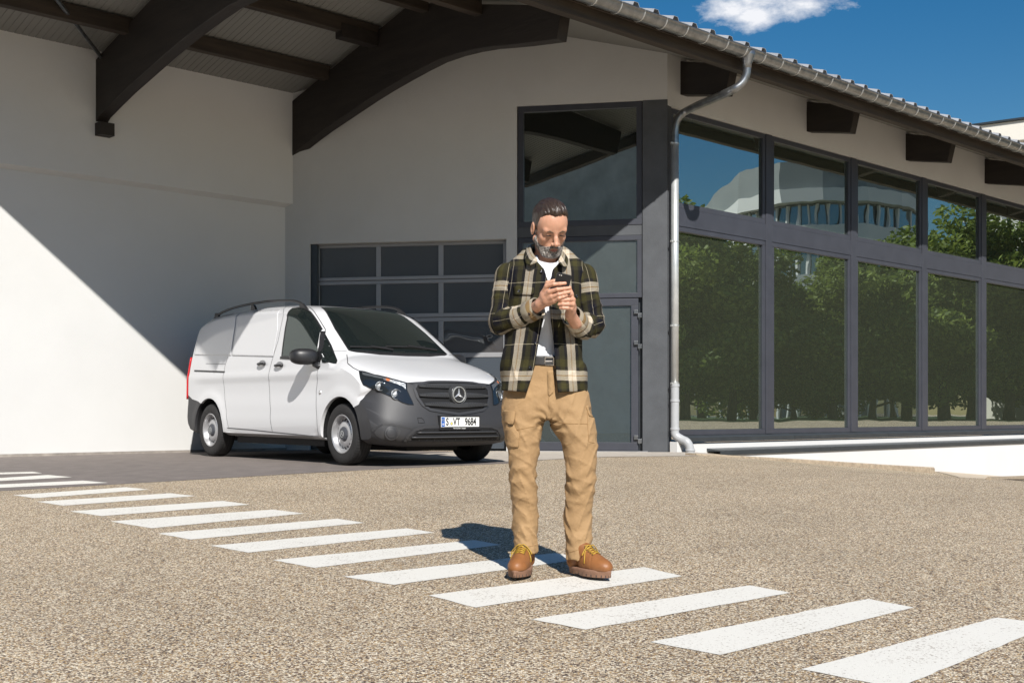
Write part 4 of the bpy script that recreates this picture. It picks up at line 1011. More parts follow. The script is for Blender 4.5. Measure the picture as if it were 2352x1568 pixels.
# star emblem on the grille
bc = Vector((front(0, 0.77).x-0.050, 0.0, (zs_[1]+0.012))); print('bc', bc)
em = MB(); em.lathe([(0.0001, 0.0), (0.100, 0.004), (0.108, 0.010), (0.118, -0.03)], bc, (-1, 0, 0), 40)
eo = vp(em, 'emblem_base', M_SLAT, grl, angle=40)
em = MB(); em.add([bc+Vector((-0.012, 0.078*cos(a*pi/16), 0.078*sin(a*pi/16))) for a in range(32)], [tuple(range(32))]); vp(em, 'emblem_ground', M_BLK, grl)
em = MB(); em.lathe([(0.074, 0.006), (0.078, 0.022), (0.084, 0.022), (0.088, 0.006)], bc, (-1, 0, 0), 48, close=True)
for k in range(3):
    a = pi/2+k*2*pi/3; tip = bc+Vector((-0.012, cos(a)*0.079, sin(a)*0.079)); top_ = bc+Vector((-0.030, 0, 0))
    l = bc+Vector((-0.012, cos(a+pi/3)*0.016, sin(a+pi/3)*0.016)); r = bc+Vector((-0.012, cos(a-pi/3)*0.016, sin(a-pi/3)*0.016))
    em.add([tip, l, top_, r], [(0, 1, 2), (0, 2, 3)])
vp(em, 'star_emblem', M_CHR, grl)
# lower intake
ih = hits([c2(*p) for p in ((765, 1185), (820, 1120), (900, 1045), (1010, 1010), (1250, 1000))]); print('IN', [tuple(round(c, 2) for c in p) for p in ih])
zi1 = ih[-1].z; zi0 = ih[0].z; hy = ih[0].y
inn = [(0, zi1), (ih[3].y, ih[3].z), (ih[2].y, ih[2].z), (ih[1].y, ih[1].z), (hy, zi0), (0, zi0-0.005)]
iout = [front(y, z) for y, z in inn]+[front(-y, z) for y, z in reversed(inn[1:-1])]
itk = add_patch('air_intake', iout, M_BLK2, 0.003, res=0.04, dirv=fdir)[0]
for k, (zz, hw) in enumerate(((lerp(zi0, zi1, 0.36), hy-0.03), (lerp(zi0, zi1, 0.72), hy-0.09))):
    pts = [front(y, zz, 0.010) for y in np.linspace(-hw, hw, 22)]; m = MB(); m.tube(pts, 0.009, 6); vp(m, 'intake_bar', M_SLAT, itk, smooth=True)
for y in np.linspace(-0.5, 0.5, 12):
    m = MB(); m.tube([front(y, zi0+0.01, 0.005), front(y, zi1-0.01, 0.005)], 0.004, 4); vp(m, 'intake_rib', M_BLK, itk)
seam('intake_lip', None, 0.034, 0.010, M_BUMP, pts=[front(y, z, 0) for y, z in ((-hy-0.035, zi0-0.01), (-ih[1].y-0.03, ih[1].z+0.02), (-ih[2].y-0.02, ih[2].z+0.025), (-ih[3].y, ih[3].z+0.027), (0, zi1+0.028), (ih[3].y, ih[3].z+0.027), (ih[2].y+0.02, ih[2].z+0.025), (ih[1].y+0.03, ih[1].z+0.02), (hy+0.035, zi0-0.01))], mirror_too=False)
# blanked fog lamps in their pockets
for s in (1, -1):
    pk = hits([c2(*p) for p in ((300, 1050), (345, 1010), (440, 985), (560, 980), (680, 1020), (660, 1080), (620, 1150), (520, 1160), (400, 1140), (330, 1100))])
    pk = pk if s == 1 else mir(pk); dv = Vector((0.8, -0.5*s, 0))
    v, f = patch(pk, 0.0045, res=0.03, dirv=dv); m = MB(); m.add(v, f); fo = vp(m, 'fog_lamp_pocket', mat('pocket_plastic', (0.045, 0.045, 0.048), 0.4), smooth=True)
    loc, nor = hit(*c2(543, 1062)); 
    if s == -1: loc = Vector((loc.x, -loc.y, loc.z)); nor = Vector((nor.x, -nor.y, nor.z))
    n_ = (nor+Vector((-0.5, 0, 0))).normalized()
    m = MB(); m.lathe([(0.0001, 0.014), (0.048, 0.014), (0.056, 0.010), (0.058, 0.004), (0.070, 0.012), (0.078, 0.0)], loc, n_, 28); vp(m, 'fog_lamp_cover', M_BUMP, fo, smooth=True)
    lid = [Vector((p.x, p.y*s, p.z)) for p in hits([c2(*p) for p in ((915, 845), (970, 845), (1000, 870), (1015, 915), (930, 920))])] if s == 1 else None
    if lid: seam('tow_eye_cover', None, 0.006, 0.003, M_BLK2, pts=lid+lid[:1], mirror_too=False)
    # dark ribbon painted as the shade of a brow crease above the pocket
    br = hits([c2(*p) for p in ((270, 1030), (330, 975), (420, 940), (540, 935), (700, 965), (840, 1005), (905, 985))]); br = br if s == 1 else mir(br)
    seam('bumper_crease_shade', None, 0.020, 0.003, mat('crease_shadow', (0.028, 0.028, 0.030), 0.6), pts=br, mirror_too=False)
# number plate
pc = hit(*c2(1556, 925))[0]; zc = 0.475
px0 = min(front(y, zc).x for y in (-0.25, 0, 0.25))-0.018
def txt(s, size, loc, material, name, parent, extr=0.0008, xs=1.0, align='CENTER', off=0.0):
    cu = bpy.data.curves.new(name, 'FONT'); cu.body = s; cu.size = size; cu.align_x = align; cu.align_y = 'CENTER'; cu.extrude = extr; cu.offset = off
    ob = bpy.data.objects.new(name, cu); S.collection.objects.link(ob)
    bpy.context.view_layer.update(); me = bpy.data.meshes.new_from_object(ob.evaluated_get(bpy.context.evaluated_depsgraph_get())); bpy.data.objects.remove(ob)
    # text plane: reads left to right for someone facing the van's front (screen right = -y)
    me.transform(Matrix(((0, 0, -1, loc[0]), (-xs, 0, 0, loc[1]), (0, 1, 0, loc[2]), (0, 0, 0, 1))))
    me.materials.clear(); me.materials.append(material); o = bpy.data.objects.new(name, me); S.collection.objects.link(o)
    vp(o, parent=parent); return o
M_PW = mat('plate_white', (0.78, 0.78, 0.76), 0.4); M_PB = mat('plate_blue', (0.01, 0.10, 0.42), 0.4); M_PK = mat('plate_black', (0.01, 0.01, 0.01), 0.5); M_PY = mat('plate_yellow', (0.75, 0.62, 0.05), 0.5); M_SEALG = mat('seal_silver', (0.35, 0.36, 0.36), 0.5)
pyc = 0.005
m = MB(); m.box(px0-0.004, px0+0.06, pyc-0.275, pyc+0.275, zc-0.082, zc+0.070); hold = vp(m, 'plate_holder', M_BLK)
m = MB(); m.box(px0-0.010, px0-0.0045, pyc-0.26, pyc+0.26, zc-0.055, zc+0.055); plate = vp(m, 'number_plate', M_PW); 
m = MB(); m.box(px0-0.0115, px0-0.0105, pyc+0.213, pyc+0.256, zc-0.051, zc+0.051); vp(m, 'blue_band', M_PB, plate)
m = MB()
for a in range(12):
    cyy, czz = pyc+0.2345+0.013*cos(a*pi/6), zc+0.022+0.013*sin(a*pi/6)
    m.add([(px0-0.0122, cyy+0.0028*cos(q*pi/2), czz+0.0028*sin(q*pi/2)) for q in range(4)], [(0, 1, 2, 3)])
vp(m, 'star_ring', M_PY, plate)
txt('D', 0.030, (px0-0.0125, pyc+0.2345, zc-0.026), M_PW, 'country_letter', plate, off=0.0008)
for s_, yy in (('S', 0.180), ('VT', 0.055), ('9684', -0.135)):
    txt(s_, 0.112, (px0-0.0125, pyc+yy, zc-0.001), M_PK, 'plate_characters', plate, xs=0.68 if s_ != '9684' else 0.70, off=0.0022)
m = MB(); m.add([(px0-0.0118, pyc+0.122+0.020*cos(a*pi/12), zc-0.018+0.020*sin(a*pi/12)) for a in range(24)], [tuple(range(24))]); vp(m, 'registration_seal', M_SEALG, plate)
m = MB(); m.add([(px0-0.0124, pyc+0.122+dy, zc-0.018+dz) for dy, dz in ((-0.009, 0.010), (0.009, 0.010), (0.009, -0.005), (0, -0.012), (-0.009, -0.005))], [(0, 1, 2, 3, 4)]); vp(m, 'seal_shield', M_PY, plate)
m = MB()
for zz in (zc-0.0535, zc+0.0535): m.box(px0-0.0115, px0-0.0103, pyc-0.258, pyc+0.211, zz-0.0012, zz+0.0012)
m.box(px0-0.0115, px0-0.0103, pyc-0.2585, pyc-0.2565, zc-0.052, zc+0.052); vp(m, 'plate_border', M_PK, plate)
txt('Mercedes-Benz  Stuttgart', 0.0165, (px0-0.0052, pyc+0.01, zc-0.069), M_PW, 'dealer_line', hold)
# mirrors
def mirror_shell(s):
    c = Vector((1.47, s*1.075, 1.185)); m = MB(); v = []; nu, nv = 20, 12
    for j in range(nv+1):
        for i in range(nu):
            a = 2*pi*i/nu; b = -pi/2+pi*j/nv; ca, sa, cb, sb = cos(a), sin(a), cos(b), sin(b)
            sg = lambda q, e: math.copysign(abs(q)**e, q)
            x = 0.10*sg(ca, 0.8)*sg(cb, 0.75); y = s*0.150*sg(sa, 0.8)*sg(cb, 0.75)*(1+0.1*sb); z = 0.105*sg(sb, 0.75)
            if z < 0: z *= 0.75
            v.append(c+Vector((x+0.25*s*y, y, z)))
    f = [(j*nu+i, j*nu+(i+1) % nu, (j+1)*nu+(i+1) % nu, (j+1)*nu+i) for j in range(nv) for i in range(nu)]
    m.add(v, f); o = m.build('wing_mirror', M_BLK, None, True); bm = bmesh.new(); bm.from_mesh(o.data); bmesh.ops.remove_doubles(bm, verts=bm.verts, dist=1e-4); bmesh.ops.recalc_face_normals(bm, faces=bm.faces); bm.to_mesh(o.data); bm.free()
    vp(o); m = MB(); m.tube([c+Vector((-0.05, -s*0.10, -0.07)), Vector((1.36, s*0.95, 1.09)), Vector((1.36, s*0.90, 1.10))], [0.03, 0.035, 0.05], 8); vp(m, 'mirror_arm', M_BLK, o, smooth=True)
mh = hit(*c3(1640, 800)); print('mirror near', mh[0])
mirror_shell(1); mirror_shell(-1)
# door handles
for p in ((1093, 945), (1320, 965)):
    loc, nor = hit(*c3(*p))
    for s in (1, -1):
        L_ = Vector((loc.x, s*loc.y, loc.z)); m = MB(); m.lathe([(0.0001, 0.001), (1.0, 0.001), (1.0, 0.003)], (0, 0, 0), (0, 1, 0), 28)
        m.v = [(L_.x+v_[0]*0.088, L_.y+s*v_[1], L_.z+v_[2]*0.045) for v_ in m.v]; ho = vp(m, 'door_handle', mat('handle_cup', (0.30, 0.30, 0.31), 0.4))
        m = MB(); m.tube([L_+Vector((dx, s*(0.016+0.016*(1-(dx/0.085)**2)), 0)) for dx in np.linspace(-0.085, 0.085, 9)], 0.016, 8); vp(m, 'handle_bar', M_BLK, ho, smooth=True)
# little round side marker on the wing
loc, nor = hit(*c3(1850, 1318))
for s in (1, -1):
    L_ = Vector((loc.x, s*loc.y, loc.z)); m = MB(); m.lathe([(0.024, 0), (0.022, 0.006), (0.0001, 0.011)], L_, (0, s, 0), 16); vp(m, 'side_repeater', M_CHR, smooth=True)
# tail lamps
for s in (1, -1):
    m = MB(); v = []; z_l = np.linspace(0.74, 1.30, 12)
    for z in z_l:
        for (x, inw) in ((4.60, 0.0), (4.70, 0.0), (4.765, 0.012), (4.80, 0.04), (4.80+0.055*(1.3-z), 0.12)):
            xx = min(x+0.055*(1.15-z)*0.6, 4.88); y = halfw(min(xx, 4.75), z)-inw+0.008; v.append((xx, s*y, z))
    m.add(v, [(5*j+i, 5*j+i+1, 5*j+6+i, 5*j+5+i) for j in range(11) for i in range(2, 4)]); o = m.build('tail_light', M_RED, None, True); recalc(o); sd = o.modifiers.new('s', 'SOLIDIFY'); sd.thickness = 0.02; sd.offset = 0; vp(o)
# roof rails
for s in (1, -1):
    pts = []
    for x, h in ((2.02, -0.005), (2.10, 0.035), (2.22, 0.068), (2.45, 0.082), (2.9, 0.085), (3.4, 0.082), (3.9, 0.070), (4.25, 0.050), (4.40, 0.025), (4.48, -0.01)):
        loc, *_ = bvh.ray_cast(Vector((x, s*0.70, 3)), Vector((0, 0, -1))); pts.append(loc+Vector((0, 0, h)))
    pts = smooth_path(pts, 2); m = MB(); m.tube(pts, [0.016]*len(pts), 8)
    m.v = [(x, y, z) for x, y, z in m.v]; ro = vp(m, 'roof_rail', M_BLK, smooth=True)
    for x in (2.14, 3.35, 4.36):
        loc, *_ = bvh.ray_cast(Vector((x, s*0.70, 3)), Vector((0, 0, -1))); m = MB(); m.prism([loc+Vector((-0.07, -0.015, -0.01)), loc+Vector((0.06, -0.015, -0.01)), loc+Vector((0.03+0.02, -0.015, 0.06)), loc+Vector((-0.03+0.02, -0.015, 0.06))], (0, 0.03, 0)); vp(m, 'rail_foot', M_BLK, ro)
# wipers
def wiper(p0, p1, knee):
    a, b, k = (hit(*c5(*q)) for q in (p0, p1, knee)); m = MB()
    m.tube([a[0]+a[1]*0.03, b[0]+b[1]*0.03], 0.010, 6); m.tube([k[0]+k[1]*0.02, a[0].lerp(b[0], 0.55)+a[1]*0.045], 0.012, 6); vp(m, 'wiper', M_BLK)
wiper((600, 1334), (990, 1345), (1060, 1358)); wiper((975, 1330), (1400, 1340), (1530, 1362))
m = MB(); v, f = patch([bl+Vector((-0.01, 0, -0.0)), Vector((bl.x-0.07, bl.y*0.5, bl.z-0.03)), Vector((bl.x-0.085, 0, bl.z-0.04)), Vector((bl.x-0.07, -bl.y*0.5, bl.z-0.03)), Vector((bl.x-0.01, -bl.y, bl.z)), Vector((bl.x-0.045, -bl.y*0.9, bl.z-0.03)), Vector((bl.x-0.12, -bl.y*0.5, bl.z-0.06)), Vector((bl.x-0.135, 0, bl.z-0.07)), Vector((bl.x-0.12, bl.y*0.5, bl.z-0.06)), Vector((bl.x-0.045, bl.y*0.9, bl.z-0.03))], 0.005, res=0.04, dirv=Vector((0.3, 0, -1)))
m.add(v, f); vp(m, 'scuttle', M_BLK, smooth=True)
# underbody, sills
m = MB(); m.box(0.35, 4.7, -0.60, 0.60, 0.20, 0.30); m.box(1.4, 3.5, -0.85, 0.85, 0.19, 0.27); m.box(0.5, 1.3, -0.35, 0.35, 0.15, 0.25); vp(m, 'underbody', M_BLK2)
# wheels
def tyre_mb(wx, s, steer=0.0):
    m = MB(); prof = [(0.205, -0.095), (0.225, -0.102), (0.275, -0.106), (0.310, -0.098), (0.328, -0.086), (0.336, -0.070), (0.338, -0.035), (0.338, 0.035), (0.336, 0.070), (0.328, 0.086), (0.310, 0.098), (0.275, 0.106), (0.225, 0.102), (0.205, 0.095)]
    m.lathe(prof, (0, 0, 0), (0, s, 0), 64)
    # tread blocks round the shoulder
    for g in (-0.052, -0.018, 0.018, 0.052):
        m.lathe([(0.339, g-0.003), (0.3405, g), (0.339, g+0.003)], (0, 0, 0), (0, 1, 0), 64, mi=1)
    for k in range(60):
        a = 2*pi*k/60
        for q in (-1, 1):
            v = []
            for (rr, yy) in ((0.3392, 0.055), (0.3365, 0.073), (0.329, 0.088), (0.316, 0.0965)):
                for da in (-0.006, 0.006): v.append((rr*1.003*cos(a+da+yy*0.5), q*(yy+0.001), rr*1.003*sin(a+da+yy*0.5)))
            m.add(v, [(0, 1, 3, 2), (2, 3, 5, 4), (4, 5, 7, 6)], 1)
    return m
def wheel(wx, s, st=0.0):
    rot = Matrix.Translation(Vector((wx, s*0.845, WR)))@Matrix.Rotation(st, 4, 'Z')
    w_ = empty('wheel'); w_.parent = VAN; w_.location = (0, 0, 0)
    def put(m, name, material, smooth=True, ang=None):
        m.v = [tuple(rot@Vector(p)) for p in m.v]; o = m.build(name, material, None, smooth, ang); o.data.transform(VM)
        o.parent = w_; o.location = -(VO+Vector((0, 0, zV))); return o
    put(tyre_mb(wx, s), 'tyre', [M_TYRE, M_BLK2])
    q = s
    m = MB(); m.lathe([(0.207, 0.085), (0.215, 0.098), (0.208, 0.103), (0.196, 0.096), (0.190, 0.070), (0.180, 0.045), (0.165, 0.040), (0.140, 0.062), (0.115, 0.074), (0.080, 0.072), (0.070, 0.060), (0.0001, 0.058)], (0, 0, 0), (0, q, 0), 48)
    put(m, 'rim', M_RIM, False, 40)
    m = MB()
    for k in range(16):
        a = 2*pi*k/16; cu, su = cos(a), sin(a)
        v = []
        for j in range(10):
            b = 2*pi*j/10; rr = 0.157+0.017*cos(b); tt = 0.0115*sin(b); d_ = (0.062-(rr-0.14)*0.88 if rr < 0.165 else 0.040)+0.002
            v.append((rr*cu-tt*su, q*(d_+0.0035), rr*su+tt*cu))
        m.add(v, [tuple(range(10))])
    put(m, 'vent_hole', M_BLK2, False)
    m = MB(); m.lathe([(0.082, 0.072), (0.080, 0.084), (0.062, 0.096), (0.030, 0.099), (0.0001, 0.099)], (0, 0, 0), (0, q, 0), 10); put(m, 'hub_cap', M_HUB, False)
    m = MB(); m.lathe([(0.030, 0.099), (0.034, 0.102), (0.038, 0.099)], (0, 0, 0), (0, q, 0), 24)
    for k in range(3):
        a = pi/2+k*2*pi/3; m.tube([(0, q*0.101, 0), (0.032*cos(a), q*0.101, 0.032*sin(a))], 0.003, 4)
    put(m, 'hub_emblem', M_SEALG, False)
for wx in (WX1, WX2):
    for s in (1, -1): wheel(wx, s, 0.0)
for o in (body, bumper, rear_bumper):
    smooth_obj(o, 38)
    vp(o)
# wheel-well linings
for wx in (WX1, WX2):
    for s in (1, -1):
        m = MB(); m.lathe([(AR-0.004, s*0.60), (AR-0.004, s*0.938)], (wx, 0, WR+0.005), (0, 1, 0), 48); m.add([], [])
        n_ = len(m.v)//2
        keep = [fc for fc in m.f if all(m.v[i][2] > 0.27 for i in fc)]; m.f = keep; m.mi = [0]*len(keep)
        m.add([(wx+0.42*cos(a*pi/24), s*0.60, WR+0.42*sin(a*pi/24)) for a in range(25)], [tuple(range(25))]); 
        inner = [p for p in m.v]
        m.v = [(p[0], p[1], p[2]) for p in m.v]
        vp(m, 'wheel_arch_lining', M_BLK2)
# ---------------- the man: shapes grown as distance fields and meshed ----------------
MY = 6.05; MS = MY/FPX
def H(px, py, dy=0.0):
    Y = MY+dy; return np.array([(px-CX)/FPX*Y, Y, CH-(py-HY)/FPX*Y])
def surface_net(F, lo, h):
    """naive surface nets on a 3-D array (inside negative)"""
    s = F < 0; nx_, ny_, nz_ = F.shape
    acc = np.zeros((nx_-1, ny_-1, nz_-1, 3), np.float32); cnt = np.zeros((nx_-1, ny_-1, nz_-1), np.float32)
    for ax in range(3):
        for a in (0, 1):
            for b in (0, 1):
                o = [0, 0, 0]; u, w = [i for i in range(3) if i != ax]; o[u] = a; o[w] = b; e = list(o); e[ax] = 1
                sl = lambda q: tuple(slice(q[i], F.shape[i]-1+q[i]) for i in range(3))
                f0, f1 = F[sl(o)], F[sl(e)]; m = (f0 < 0) != (f1 < 0)
                t = np.where(m, f0/np.where(m, f0-f1, 1), 0)
                for i in range(3): acc[..., i] += np.where(m, (t if i == ax else o[i]), 0)
                cnt += m
    act = cnt > 0; idx = -np.ones(act.shape, np.int64); idx[act] = np.arange(act.sum())
    I = np.argwhere(act); V = (I+acc[act]/cnt[act][:, None])*h+np.array(lo)
    Q = []
    for ax in range(3):
        u, w = [(1, 2), (2, 0), (0, 1)][ax]
        a = [slice(None)]*3; b = [slice(None)]*3; a[ax] = slice(0, -1); b[ax] = slice(1, None)
        s0, s1 = s[tuple(a)], s[tuple(b)]
        E = np.argwhere(s0 != s1); E = E[(E[:, u] > 0) & (E[:, w] > 0) & (E[:, u] < act.shape[u]) & (E[:, w] < act.shape[w])]
        if len(E) == 0: continue
        ins = s0[tuple(E.T)]
        def g(du, dw): P = E.copy(); P[:, u] -= du; P[:, w] -= dw; return idx[tuple(P.T)]
        q = np.stack([g(1, 1), g(0, 1), g(0, 0), g(1, 0)], 1); q[~ins] = q[~ins][:, ::-1]; Q.append(q)
    return V, np.concatenate(Q)
class SDF:
    def __init__(s, lo, hi, h):
        s.lo = np.array(lo, float); s.h = h; n = np.ceil((np.array(hi)-s.lo)/h).astype(int)+1
        s.X, s.Y, s.Z = np.meshgrid(*[(s.lo[i]+np.arange(n[i])*h).astype(np.float32) for i in range(3)], indexing='ij', sparse=False)
    def mesh(s, F): return surface_net(F.astype(np.float32), s.lo, s.h)
def smin(a, b, k): hh = np.clip(0.5+0.5*(b-a)/k, 0, 1); return b+(a-b)*hh-k*hh*(1-hh)
def smax(a, b, k): return -smin(-a, -b, k)
def rcone(P, a, b, r0, r1, sq=None):
    X, Y, Z = P; d = np.array(b)-np.array(a); L2 = max(1e-9, d.dot(d))
    t = np.clip(((X-a[0])*d[0]+(Y-a[1])*d[1]+(Z-a[2])*d[2])/L2, 0, 1)
    return np.sqrt((X-a[0]-t*d[0])**2+(Y-a[1]-t*d[1])**2+(Z-a[2]-t*d[2])**2)-(r0+(r1-r0)*t)
def chain(P, pts, k=0.004):
    F = None
    for (a, ra), (b, rb) in zip(pts, pts[1:]):
        d = rcone(P, a, b, ra, rb); F = d if F is None else smin(F, d, k)
    return F
def ell(P, c, r):
    X, Y, Z = P; k0 = np.sqrt(((X-c[0])/r[0])**2+((Y-c[1])/r[1])**2+((Z-c[2])/r[2])**2)
    k1 = np.sqrt(((X-c[0])/r[0]**2)**2+((Y-c[1])/r[1]**2)**2+((Z-c[2])/r[2]**2)**2)+1e-6; return k0*(k0-1)/k1
def stack(P, rows, sharpn=2.0):
    """rows: z, cx, rx, cy, ry (top to bottom or any order)"""
    X, Y, Z = P; R = np.array(sorted(rows)); z = R[:, 0]
    cx, rx, cy, ry = (np.interp(Z, z, R[:, i]).astype(np.float32) for i in (1, 2, 3, 4))
    q = (np.abs((X-cx)/rx)**sharpn+np.abs((Y-cy)/ry)**sharpn)**(1/sharpn)
    d = (q-1)*np.minimum(rx, ry)
    return np.maximum(d, np.maximum(z[0]-Z, Z-z[-1])), np.arctan2(Y-cy, X-cx)
def world_mesh(name, V, Q, material, parent, attr=None, smooth=True):
    me = bpy.data.meshes.new(name); n = len(V); me.vertices.add(n); me.vertices.foreach_set('co', V.astype(np.float32).ravel())
    me.loops.add(Q.size); me.loops.foreach_set('vertex_index', Q.ravel().astype(np.int32)); me.polygons.add(len(Q)); me.polygons.foreach_set('loop_start', (np.arange(len(Q))*Q.shape[1]).astype(np.int32))
    if attr is not None:
        a = me.attributes.new('cloth', 'FLOAT_VECTOR', 'POINT'); a.data.foreach_set('vector', attr.astype(np.float32).ravel())
    me.materials.append(material); me.update(); me.validate()
    me.polygons.foreach_set('use_smooth', [smooth]*len(me.polygons))
    o = bpy.data.objects.new(name, me); S.collection.objects.link(o); o.parent = parent; o.location = -MAN.location if parent == MAN else (0, 0, 0)
    return o
def relax(V, Q, it=1, f=0.5):
    for _ in range(it):
        A = np.zeros_like(V); c = np.zeros(len(V))
        for i in range(4):
            for j in (1, 3): np.add.at(A, Q[:, i], V[Q[:, (i+j) % 4]]); np.add.at(c, Q[:, i], 1)
        V = V*(1-f)+f*A/np.maximum(c, 1)[:, None]
    return V
MAN = empty('person', (H(1262, 0)[0], MY, 0.0), 0, 'bearded man in plaid overshirt, tan cargo trousers and tan boots looking down at a phone', 'person')
rsn = np.random.RandomState(4)
def vnoise(P, freq, seed=0):
    """cheap smooth pseudo-noise: sum of sines along random directions"""
    r = np.random.RandomState(seed); F = 0
    for i in range(6):
        d = r.normal(size=3); d *= freq*(0.6+0.8*r.random_sample())/np.linalg.norm(d); F = F+np.sin(P[0]*d[0]+P[1]*d[1]+P[2]*d[2]+r.random_sample()*6.28)
    return F/6
# --- materials
def skin_mat():
    m = mat('skin', (0.57, 0.300, 0.195), 0.46, noise=0.07, nscale=35, bump=0.08, bscale=160)
    b = m.node_tree.nodes['Principled BSDF']; b.inputs['Subsurface Weight'].default_value = 0.12; b.inputs['Subsurface Radius'].default_value = (0.012, 0.005, 0.003); b.inputs['Subsurface Scale'].default_value = 0.5
    return m
M_SKIN = skin_mat()
M_HAIR = mat('hair_brown', (0.048, 0.027, 0.016), 0.38, noise=0.5, nscale=90, bump=0.45, bscale=170, stretch=(1.0, 0.12, 0.18), col2=(0.052, 0.033, 0.022))
M_BEARD = mat('beard_grey', (0.10, 0.07, 0.055), 0.7, bump=2.0, bscale=230, nscale=150, col2=(0.54, 0.50, 0.45), detail=3, stretch=(1, 1, 0.45))
M_TSH = mat('tshirt_white', (0.74, 0.75, 0.78), 0.85, bump=0.25, bscale=30)
M_TRO = mat('trousers_tan', (0.345, 0.215, 0.102), 0.85, noise=0.05, nscale=8, bump=0.35, bscale=45)
M_TROS = mat('trouser_seam', (0.27, 0.15, 0.055), 0.85)
M_BOOT = mat('boot_leather', (0.25, 0.098, 0.030), 0.5, noise=0.16, nscale=14, bump=0.12, bscale=70)
M_SOLE = mat('boot_sole', (0.25, 0.135, 0.085), 0.7, noise=0.15, nscale=30)
M_LACE = mat('boot_lace', (0.46, 0.28, 0.03), 0.6)
M_BELT = mat('belt_leather', (0.035, 0.033, 0.032), 0.45)
M_BTN = mat('button_dark', (0.012, 0.012, 0.02), 0.15)
M_PHON = mat('phone_case', (0.012, 0.012, 0.013), 0.4)
M_LIP = mat('lip', (0.33, 0.13, 0.10), 0.5)
def plaid():
    m = bpy.data.materials.new('plaid_flannel'); m.use_nodes = True; t = m.node_tree; b = t.nodes['Principled BSDF']; b.inputs['Roughness'].default_value = 0.9
    b.inputs['Specular IOR Level'].default_value = 0.2
    at = N(t, 'ShaderNodeAttribute', attribute_name='cloth'); sp = t.nodes.new('ShaderNodeSeparateXYZ')
    nzz = N(t, 'ShaderNodeTexNoise', Scale=9.0, Detail=2.0); tc = t.nodes.new('ShaderNodeTexCoord'); Lk(t, tc.outputs['Object'], nzz.inputs['Vector'])
    vm = N(t, 'ShaderNodeVectorMath', operation='MULTIPLY_ADD'); Lk(t, nzz.outputs['Color'], vm.inputs[0]); vm.inputs[1].default_value = (0.012, 0.016, 0); Lk(t, at.outputs['Vector'], vm.inputs[2]); Lk(t, vm.outputs[0], sp.inputs[0])
    NV, DK, OL, CR, LN, OR = (0.005, 0.005, 0.009), (0.018, 0.016, 0.012), (0.045, 0.040, 0.014), (0.52, 0.45, 0.35), (0.48, 0.42, 0.30), (0.38, 0.24, 0.11)
    def band(sock, period, stops):
        md = N(t, 'ShaderNodeMath', operation='DIVIDE'); Lk(t, sock, md.inputs[0]); md.inputs[1].default_value = period
        fr = N(t, 'ShaderNodeMath', operation='FRACT'); Lk(t, md.outputs[0], fr.inputs[0])
        cr = t.nodes.new('ShaderNodeValToRGB'); cr.color_ramp.interpolation = 'CONSTANT'; Lk(t, fr.outputs[0], cr.inputs[0]); e = cr.color_ramp
        while len(e.elements) < len(stops): e.elements.new(0.5)
        for el, (p, c) in zip(e.elements, stops): el.position = p/period; el.color = (*c, 1)
        return cr.outputs[0]
    U = band(sp.outputs[0], 0.169, [(0, CR), (0.0195, OR), (0.0225, CR), (0.042, DK), (0.057, OL), (0.081, DK), (0.091, NV), (0.105, LN), (0.107, NV), (0.120, DK), (0.130, OL), (0.154, DK)])
    Vv = band(sp.outputs[1], 0.300, [(0, CR), (0.022, OR), (0.026, CR), (0.048, DK), (0.062, OL), (0.090, DK), (0.108, NV), (0.168, LN), (0.1705, NV), (0.2305, DK), (0.245, OL), (0.282, DK)])
    mx = N(t, 'ShaderNodeMix', data_type='RGBA'); mx.inputs[0].default_value = 0.5; Lk(t, U, mx.inputs[6]); Lk(t, Vv, mx.inputs[7])
    n3 = N(t, 'ShaderNodeTexNoise', Scale=260.0, Detail=2.0); Lk(t, tc.outputs['Object'], n3.inputs['Vector'])
    mr = t.nodes.new('ShaderNodeMapRange'); mr.inputs[1].default_value = 0.3; mr.inputs[2].default_value = 0.7; mr.inputs[3].default_value = 0.82; mr.inputs[4].default_value = 1.15; Lk(t, n3.outputs['Fac'], mr.inputs[0])
    m2 = N(t, 'ShaderNodeMix', data_type='RGBA', blend_type='MULTIPLY'); m2.inputs[0].default_value = 1.0; Lk(t, mx.outputs[2], m2.inputs[6]); Lk(t, mr.outputs[0], m2.inputs[7])
    Lk(t, m2.outputs[2], b.inputs['Base Color'])
    n4 = N(t, 'ShaderNodeTexNoise', Scale=24.0, Detail=4.0); Lk(t, tc.outputs['Object'], n4.inputs['Vector'])
    bp = t.nodes.new('ShaderNodeBump'); bp.inputs['Strength'].default_value = 0.7; bp.inputs['Distance'].default_value = 0.006; Lk(t, n4.outputs['Fac'], bp.inputs['Height']); Lk(t, bp.outputs[0], b.inputs['Normal'])
    return m
M_PLAID = plaid()
